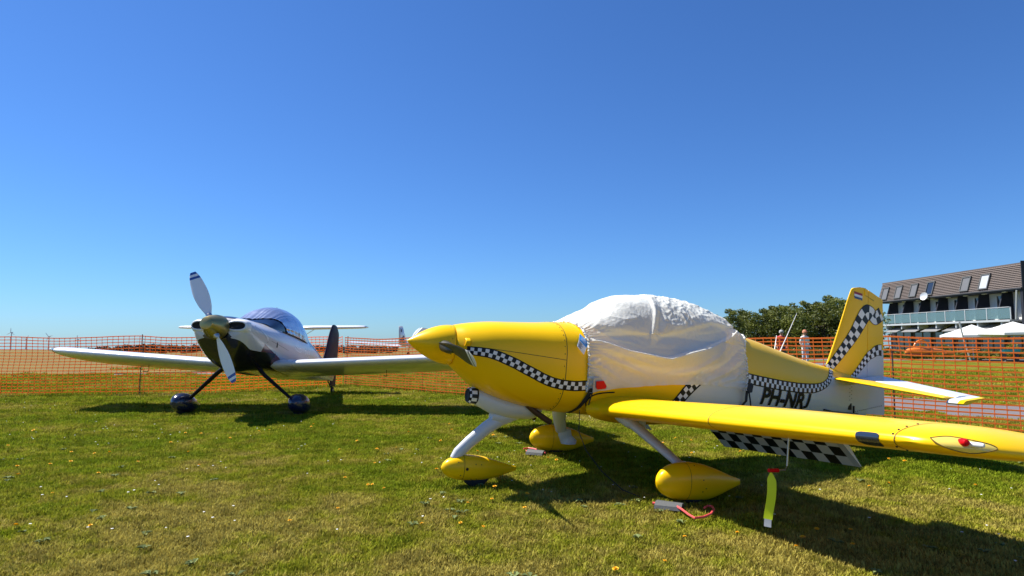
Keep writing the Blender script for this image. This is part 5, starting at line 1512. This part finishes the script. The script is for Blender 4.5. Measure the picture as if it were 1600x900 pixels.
t = thing("leaning_pole", "thin white pole leaning on the terrace left of the parasols", "pole", (26.9, 37.4, 0))
mb = MB(); mb.tube([(.35, 0, 0), (0, 0, 1.3), (-.2, 0, 2.3)], .045, 8); mb.build("shaft", m_alu, t, True)
mb = MB(); mb.lathe([(0, .06), (.05, .06)], (-.2, 0, 2.3), (0, 0, 1), 10); mb.build("cap", m_alu, t)

# ---- orange plane-shaped toy and turquoise plank on the grass by the terrace
m_orange = paint("orange_plastic", (.80, .20, .02), .4, coat=.3)
t = thing("orange_toy_glider", "orange play glider with a round hoop lying on the grass by the shrubs", "toy", (22.5, 36.0, 0), R(4))
Hg = Hull([0, .2, .8, 1.6, 2.4], [.62, .78, .84, .80, .70], [.5, .42, .40, .46, .60], [.04, .18, .24, .2, .05], [2.2] * 5, [.58, .6, .6, .62, .65])
V, F = loft([Hg.ring(x, 24) for x in np.linspace(0, 2.4, 24)]); o = mesh("body", V, F, [m_orange, paint("violet_belly", (.12, .03, .2), .5)], t, True, [1 if np.mean([V[i][2] for i in f]) < .5 else 0 for f in F]); fix_normals(o)
mb = MB(); mb.tube([(1.0 + .45 * math.cos(a), 0, .82 + .42 * math.sin(a)) for a in np.linspace(0, math.pi, 16)], .05, 8); mb.build("hoop", m_orange, t, True)
mb = MB(); mb.tube([(2.3, 0, .66), (3.0, .1, .58), (4.6, .1, .72)], [.05, .10, .05], 8, flat=.5); mb.build("boom", m_orange, t, True)
mb = MB(); mb.box((2.6, 0, .5), (.5, .3, .1)); mb.tube([(1.8, 0, .45), (1.9, .2, .02)], .04, 6); mb.build("stand", m_orange, t)
t = thing("turquoise_board", "turquoise board lying flat above the shrubs near the right edge", "board", (29.3, 37.0, 0), R(-3))
rings = [[(x, y * w, .62 + z + .02 * x) for y, z in ((-.25, 0), (-.2, .09), (.2, .09), (.25, 0), (.2, -.07), (-.2, -.07))] for x, w in ((-.55, .2), (-.45, .8), (0, 1), (.45, .85), (.55, .2))]
V, F = loft(rings); o = mesh("deck", V, F, [paint("turquoise_paint", (.05, .50, .52), .4)], t, False); fix_normals(o)
mb = MB()
for x in (-.35, .35): mb.box((x, 0, .28), (.06, .3, .56))
mb.build("trestle", m_grey, t)["kind"] = "stuff"

# ================================================================== PEOPLE BEYOND THE FENCE
def person(label, loc, rz, shirt, legs, shoes, cap_col, sleeve, vest=None):
    t = thing("person", label, "person", loc, rz)
    J = dict(pel=(0, 0, .95), ch=(0, .01, 1.28), nk=(0, .01, 1.47), hd=(0, -.02, 1.60), ht=(0, -.01, 1.71))
    verts = []; edges = []; rad_ = []
    def add(p, r, par=None):
        verts.append(p); rad_.append(r)
        if par is not None: edges.append((par, len(verts) - 1))
        return len(verts) - 1
    pel = add((0, 0, .95), (.15, .11)); wa = add((0, 0, 1.10), (.135, .10), pel); ch_ = add((0, 0, 1.30), (.165, .115), wa); up = add((0, .0, 1.42), (.11, .08), ch_); nk = add((0, -.01, 1.50), (.055, .055), up); hd = add((0, -.02, 1.60), (.085, .10), nk); tp_ = add((0, -.015, 1.69), (.07, .085), hd)
    for s in (1, -1):
        sh = add((s * .175, 0, 1.40), (.06, .06), up); el = add((s * .235, .03, 1.13), (.045, .045), sh); wr = add((s * .20, -.10, .93), (.035, .035), el); ha = add((s * .19, -.14, .86), (.035, .022), wr)
        hi = add((s * .095, 0, .86), (.09, .09), pel); kn = add((s * .11, -.01, .48), (.062, .062), hi); an = add((s * .115, .02, .10), (.045, .045), kn); to = add((s * .125, -.13, .045), (.04, .035), an)
    me = bpy.data.meshes.new("body"); me.from_pydata(verts, edges, [])
    o = bpy.data.objects.new("body", me); COL.objects.link(o)
    md = o.modifiers.new("skin", 'SKIN')
    for i, r in enumerate(rad_): me.skin_vertices[0].data[i].radius = r
    me.skin_vertices[0].data[0].use_root = True
    o.modifiers.new("sub", 'SUBSURF').levels = 2
    dg = bpy.context.evaluated_depsgraph_get(); m2 = bpy.data.meshes.new_from_object(o.evaluated_get(dg)); bpy.data.objects.remove(o)
    for m in (m_skin, shirt, legs, shoes): m2.materials.append(m)
    for p in m2.polygons:
        c = p.center; k = 0
        if c.z < .11: k = 3
        elif c.z < .98 and abs(c.x) < .19 and not (abs(c.x) > .15 and c.z > .80): k = 2
        elif c.z < 1.47 and (abs(c.x) < .2 or c.z > sleeve): k = 1
        p.material_index = k; p.use_smooth = True
    o = bpy.data.objects.new("body", m2); link(o, t)
    mb = MB(); mb.lathe([(-.055, .104), (.0, .106), (.05, .09), (.09, .05), (.10, .01)], (0, -.015, 1.66), (0, 0, 1), 20); mb.box((0, -.14, 1.655), (.14, .10, .015)); mb.build("cap", cap_col, t, True)
    mb = MB()
    for s in (1, -1): mb.lathe([(0, .012), (.006, .004)], (s * .035, -.125, 1.615), (0, -1, 0), 8)
    mb.build("eyes", m_dark, t)["kind"] = "stuff"
    mb = MB(); mb.tube([(0, -.115, 1.60), (0, -.14, 1.575)], [.010, .016], 6); mb.build("nose", m_skin, t)
    mb = MB(); mb.box((0, -.118, 1.545), (.05, .012, .010)); mb.build("mouth", paint("lips", (.3, .1, .09), .5), t)
    return t
m_redshirt = paint("red_shirt", (.52, .03, .035), .8); m_whiteshirt = paint("white_shirt", (.72, .72, .70), .85); m_jean = paint("pale_trousers", (.50, .53, .60), .8); m_dkt = paint("dark_trousers", (.05, .05, .07), .8)
p = person("person in a red top and grey cap beyond the fence", (12.75, 29.7, 0), R(-20), m_redshirt, m_dkt, m_dark, paint("grey_cap", (.35, .35, .33), .8), 1.12)
person("person in white top and pale trousers beyond the fence", (13.75, 29.5, 0), R(15), m_whiteshirt, m_jean, m_dark, paint("orange_cap", (.55, .22, .12), .8), 1.12)

# ================================================================== LAWN: blades, flowers, weeds
def clump(seed, nb=34, r=.055, h=.042, w=.0032):
    rs = np.random.default_rng(seed); V = []; F = []
    for _ in range(nb):
        a = rs.random() * 2 * math.pi; q = r * math.sqrt(rs.random()); x, y = q * math.cos(a), q * math.sin(a); d = rs.random() * 2 * math.pi; le = rs.random() ** .7 * .9
        hh = h * (.55 + .8 * rs.random()); ww = w * (.7 + .7 * rs.random()); ux, uy = -math.sin(d), math.cos(d); b0 = len(V)
        for t_, wf in ((0, 1), (.55, .8)):
            ox, oy = math.cos(d) * le * hh * t_ ** 1.6, math.sin(d) * le * hh * t_ ** 1.6; z = hh * t_ * (1 - .25 * le * t_)
            V += [(x + ox - ux * ww * wf, y + oy - uy * ww * wf, z), (x + ox + ux * ww * wf, y + oy + uy * ww * wf, z)]
        V.append((x + math.cos(d) * le * hh, y + math.sin(d) * le * hh, hh * (1 - .25 * le)))
        F += [(b0, b0 + 1, b0 + 3, b0 + 2), (b0 + 2, b0 + 3, b0 + 4)]
    me = bpy.data.meshes.new("grass_clump"); me.from_pydata(V, [], F); me.materials.append(m_blade)
    return bpy.data.objects.new("grass_clump", me)
clump_col = bpy.data.collections.new("grass_clumps")
for k in range(6): clump_col.objects.link(clump(100 + k, 40, .055, .021 + .005 * (k % 3), .0030))
# fan-shaped patch that carries the grass; density and size vary with distance
radii = [1.8, 3, 4.2, 5.5, 7, 9, 11.5, 14.5, 18.5, 24, 32]
dens = [420, 520, 520, 480, 360, 260, 170, 95, 45, 20]
siz = [1, 1, 1, 1, 1.1, 1.25, 1.5, 1.8, 2.3, 3.0]
NAf = 120; V = []; F = []; dn = []; szs = []
RR = np.concatenate([np.linspace(radii[i], radii[i + 1], 7)[:-1] for i in range(len(radii) - 1)] + [[radii[-1]]])
def seg_dist(x, y, pts):
    best = 99
    for (ax, ay), (bx, by) in zip(pts[:-1], pts[1:]):
        t_ = max(0, min(1, ((x - ax) * (bx - ax) + (y - ay) * (by - ay)) / ((bx - ax) ** 2 + (by - ay) ** 2))); best = min(best, math.hypot(x - ax - t_ * (bx - ax), y - ay - t_ * (by - ay)))
    return best
for r in RR:
    for k in range(NAf + 1):
        a = R(-50 + 100 * k / NAf); V.append((r * math.sin(a), r * math.cos(a), .0))
for i in range(len(RR) - 1):
    for k in range(NAf):
        b0 = i * (NAf + 1) + k; r = (RR[i] + RR[i + 1]) / 2; a = R(-50 + 100 * (k + .5) / NAf); x, y = r * math.sin(a), r * math.cos(a)
        F.append((b0, b0 + 1, b0 + NAf + 2, b0 + NAf + 1))
        free = seg_dist(x, y, PATH_A) > 1.75 and seg_dist(x, y, PATH_B) > 1.35
        dn.append(np.interp(r, [(radii[q] + radii[q + 1]) / 2 for q in range(len(dens))], dens) if free else 0); szs.append(np.interp(r, [(radii[q] + radii[q + 1]) / 2 for q in range(len(siz))], siz))
go = mesh("lawn_grass", V, F, m_blade, smooth=False)
tag(go, "short mown grass of the airfield lawn", None, kind="stuff")
for nm, dat in (("dens", dn), ("size", szs)):
    at = go.data.attributes.new(nm, 'FLOAT', 'FACE'); at.data.foreach_set("value", np.array(dat, dtype=np.float32))
ng = bpy.data.node_groups.new("grow_grass", 'GeometryNodeTree')
ng.interface.new_socket("Geometry", in_out='INPUT', socket_type='NodeSocketGeometry'); ng.interface.new_socket("Geometry", in_out='OUTPUT', socket_type='NodeSocketGeometry')
N, L = ng.nodes, ng.links
gi, gout = N.new("NodeGroupInput"), N.new("NodeGroupOutput")
dp = N.new("GeometryNodeDistributePointsOnFaces"); dp.distribute_method = 'RANDOM'
na = N.new("GeometryNodeInputNamedAttribute"); na.data_type = 'FLOAT'; na.inputs[0].default_value = "dens"
L.new(gi.outputs[0], dp.inputs["Mesh"]); L.new(na.outputs[0], dp.inputs["Density"]); dp.inputs["Seed"].default_value = 3
ci = N.new("GeometryNodeCollectionInfo"); ci.inputs[0].default_value = clump_col; ci.inputs[1].default_value = True; ci.inputs[2].default_value = True
ip = N.new("GeometryNodeInstanceOnPoints"); L.new(dp.outputs["Points"], ip.inputs["Points"]); L.new(ci.outputs[0], ip.inputs["Instance"]); ip.inputs["Pick Instance"].default_value = True
rv = N.new("FunctionNodeRandomValue"); rv.data_type = 'FLOAT_VECTOR'; rv.inputs[0].default_value = (-.12, -.12, 0); rv.inputs[1].default_value = (.12, .12, 6.283)
L.new(rv.outputs[0], ip.inputs["Rotation"])
na2 = N.new("GeometryNodeInputNamedAttribute"); na2.data_type = 'FLOAT'; na2.inputs[0].default_value = "size"
rv2 = N.new("FunctionNodeRandomValue"); rv2.data_type = 'FLOAT'; rv2.inputs[2].default_value = .7; rv2.inputs[3].default_value = 1.35
mu = N.new("ShaderNodeMath"); mu.operation = 'MULTIPLY'; L.new(na2.outputs[0], mu.inputs[0]); L.new(rv2.outputs[1], mu.inputs[1]); L.new(mu.outputs[0], ip.inputs["Scale"])
L.new(ip.outputs[0], gout.inputs[0])
go.modifiers.new("grow", 'NODES').node_group = ng

# dandelions, each a flower of its own
m_dand = paint("dandelion_yellow", (.88, .50, .01), .7, vary=.15, scale=80); m_stem = paint("flower_stem", (.10, .16, .03), .7)
def flower_mesh(seed):
    rs = np.random.default_rng(seed); mb = MB(); top = Vector((.012, .006, .048))
    mb.tube([(0, 0, 0), (.004, .002, .025), tuple(top)], .0018, 6, 1)
    for ring, (n, rr, lift) in enumerate(((14, .021, .004), (11, .015, .009), (7, .008, .012))):
        for k in range(n):
            a = 2 * math.pi * k / n + ring; d = Vector((math.cos(a), math.sin(a), 0)); u = Vector((-d.y, d.x, 0)) * .0036; r2 = rr * rs.uniform(.85, 1.1)
            mb.add([top + d * .002 - u * .5, top + d * .002 + u * .5, top + d * r2 + u + Vector((0, 0, lift)), top + d * r2 - u + Vector((0, 0, lift))], [(0, 1, 2, 3)])
    o = mb.build("dandelion", [m_dand, m_stem], None); me = o.data; bpy.data.objects.remove(o); return me
fm = [flower_mesh(k) for k in range(3)]
def gpt(u, v):
    p_ = math.atan2(80.3, 978); a = (u - 800) / 978; b_ = (450 - v) / 978
    d = (a, math.cos(p_) - b_ * math.sin(p_), math.sin(p_) + b_ * math.cos(p_)); t_ = -1.301 / d[2]; return d[0] * t_, d[1] * t_
fl_px = [(53, 674), (10, 697), (27, 732), (31, 745), (75, 728), (108, 724), (109, 708), (149, 709), (169, 710), (150, 742), (80, 773), (26, 828), (141, 824), (290, 678), (313, 680), (268, 694), (297, 708), (215, 723), (310, 729), (404, 675), (357, 686), (451, 819), (485, 667), (491, 664),
 (541, 751), (573, 759), (581, 758), (599, 766), (587, 704), (586, 724), (743, 708), (771, 765), (770, 783), (730, 788), (818, 797), (821, 777), (751, 827), (661, 822), (718, 820), (965, 895), (855, 717), (870, 720), (776, 750), (683, 737), (528, 798), (530, 704),
 (1151, 837), (1039, 882), (1243, 861), (1068, 843), (1331, 794), (1254, 847), (1275, 831), (1329, 832), (1361, 762), (1520, 761), (1390, 719), (1416, 724), (1388, 760), (1332, 857), (1080, 690), (1056, 686), (1082, 709), (1036, 694), (1082, 668), (1159, 708), (703, 672), (700, 663), (770, 681), (690, 690), (740, 645), (560, 690), (620, 700), (640, 676), (360, 640), (420, 672)]
for k, (u, v) in enumerate(fl_px):
    x, y = gpt(u, v + 4); o = bpy.data.objects.new("dandelion", fm[k % 3]); link(o); o.location = (x, y, .004); o.rotation_euler = (random.uniform(-.2, .5), random.uniform(-.3, .3), random.uniform(0, 6.28)); sc_ = random.uniform(.6, .95) * (1.1 if y > 7 else 1); o.scale = (sc_,) * 3
    tag(o, "small yellow dandelion flower in the short grass", "dandelion", "dandelions scattered over the lawn")
# tiny daisies and broad-leaved weeds: too small and many to count
rs = np.random.default_rng(17)
mb = MB()
for k in range(620):
    r = 4.0 + 14 * rs.random() ** .8; a = R(rs.uniform(-42, 42)); x, y = r * math.sin(a), r * math.cos(a)
    if mnoise.noise(Vector((x * .5, y * .5, 4))) < -.05: continue
    z = .035 + .02 * rs.random(); q = .006 + .004 * rs.random(); th = rs.random() * 3; n = 6
    mb.add([(x + q * math.cos(th + 2 * math.pi * j / n), y + q * math.sin(th + 2 * math.pi * j / n), z + .003 * (j % 2)) for j in range(n)], [tuple(range(n))])
tag(mb.build("daisies", paint("daisy_white", (.75, .75, .70), .8)), "tiny white daisies sprinkled through the lawn", kind="stuff")
m_weed = paint("weed_leaf", (.15, .185, .05), .9, vary=.25, scale=40)
mb = MB()
for k in range(190):
    r = 3.2 + 6 * rs.random(); a = R(rs.uniform(-42, 42)); x, y = r * math.sin(a), r * math.cos(a)
    if mnoise.noise(Vector((x * .9, y * .9, 9))) < .0: continue
    for q in range(int(rs.integers(4, 8))):
        th = rs.random() * 6.28; l_ = .03 + .03 * rs.random(); w = l_ * .28; dx, dy = math.cos(th), math.sin(th); z0 = .022
        mb.add([(x, y, z0), (x + dx * l_ * .5 - dy * w, y + dy * l_ * .5 + dx * w, z0 + .018), (x + dx * l_, y + dy * l_, z0 + .012), (x + dx * l_ * .5 + dy * w, y + dy * l_ * .5 - dx * w, z0 + .018)], [(0, 1, 2, 3)])
tag(mb.build("broadleaf_weeds", m_weed), "flat grey-green broad-leaved weeds among the grass", kind="stuff")
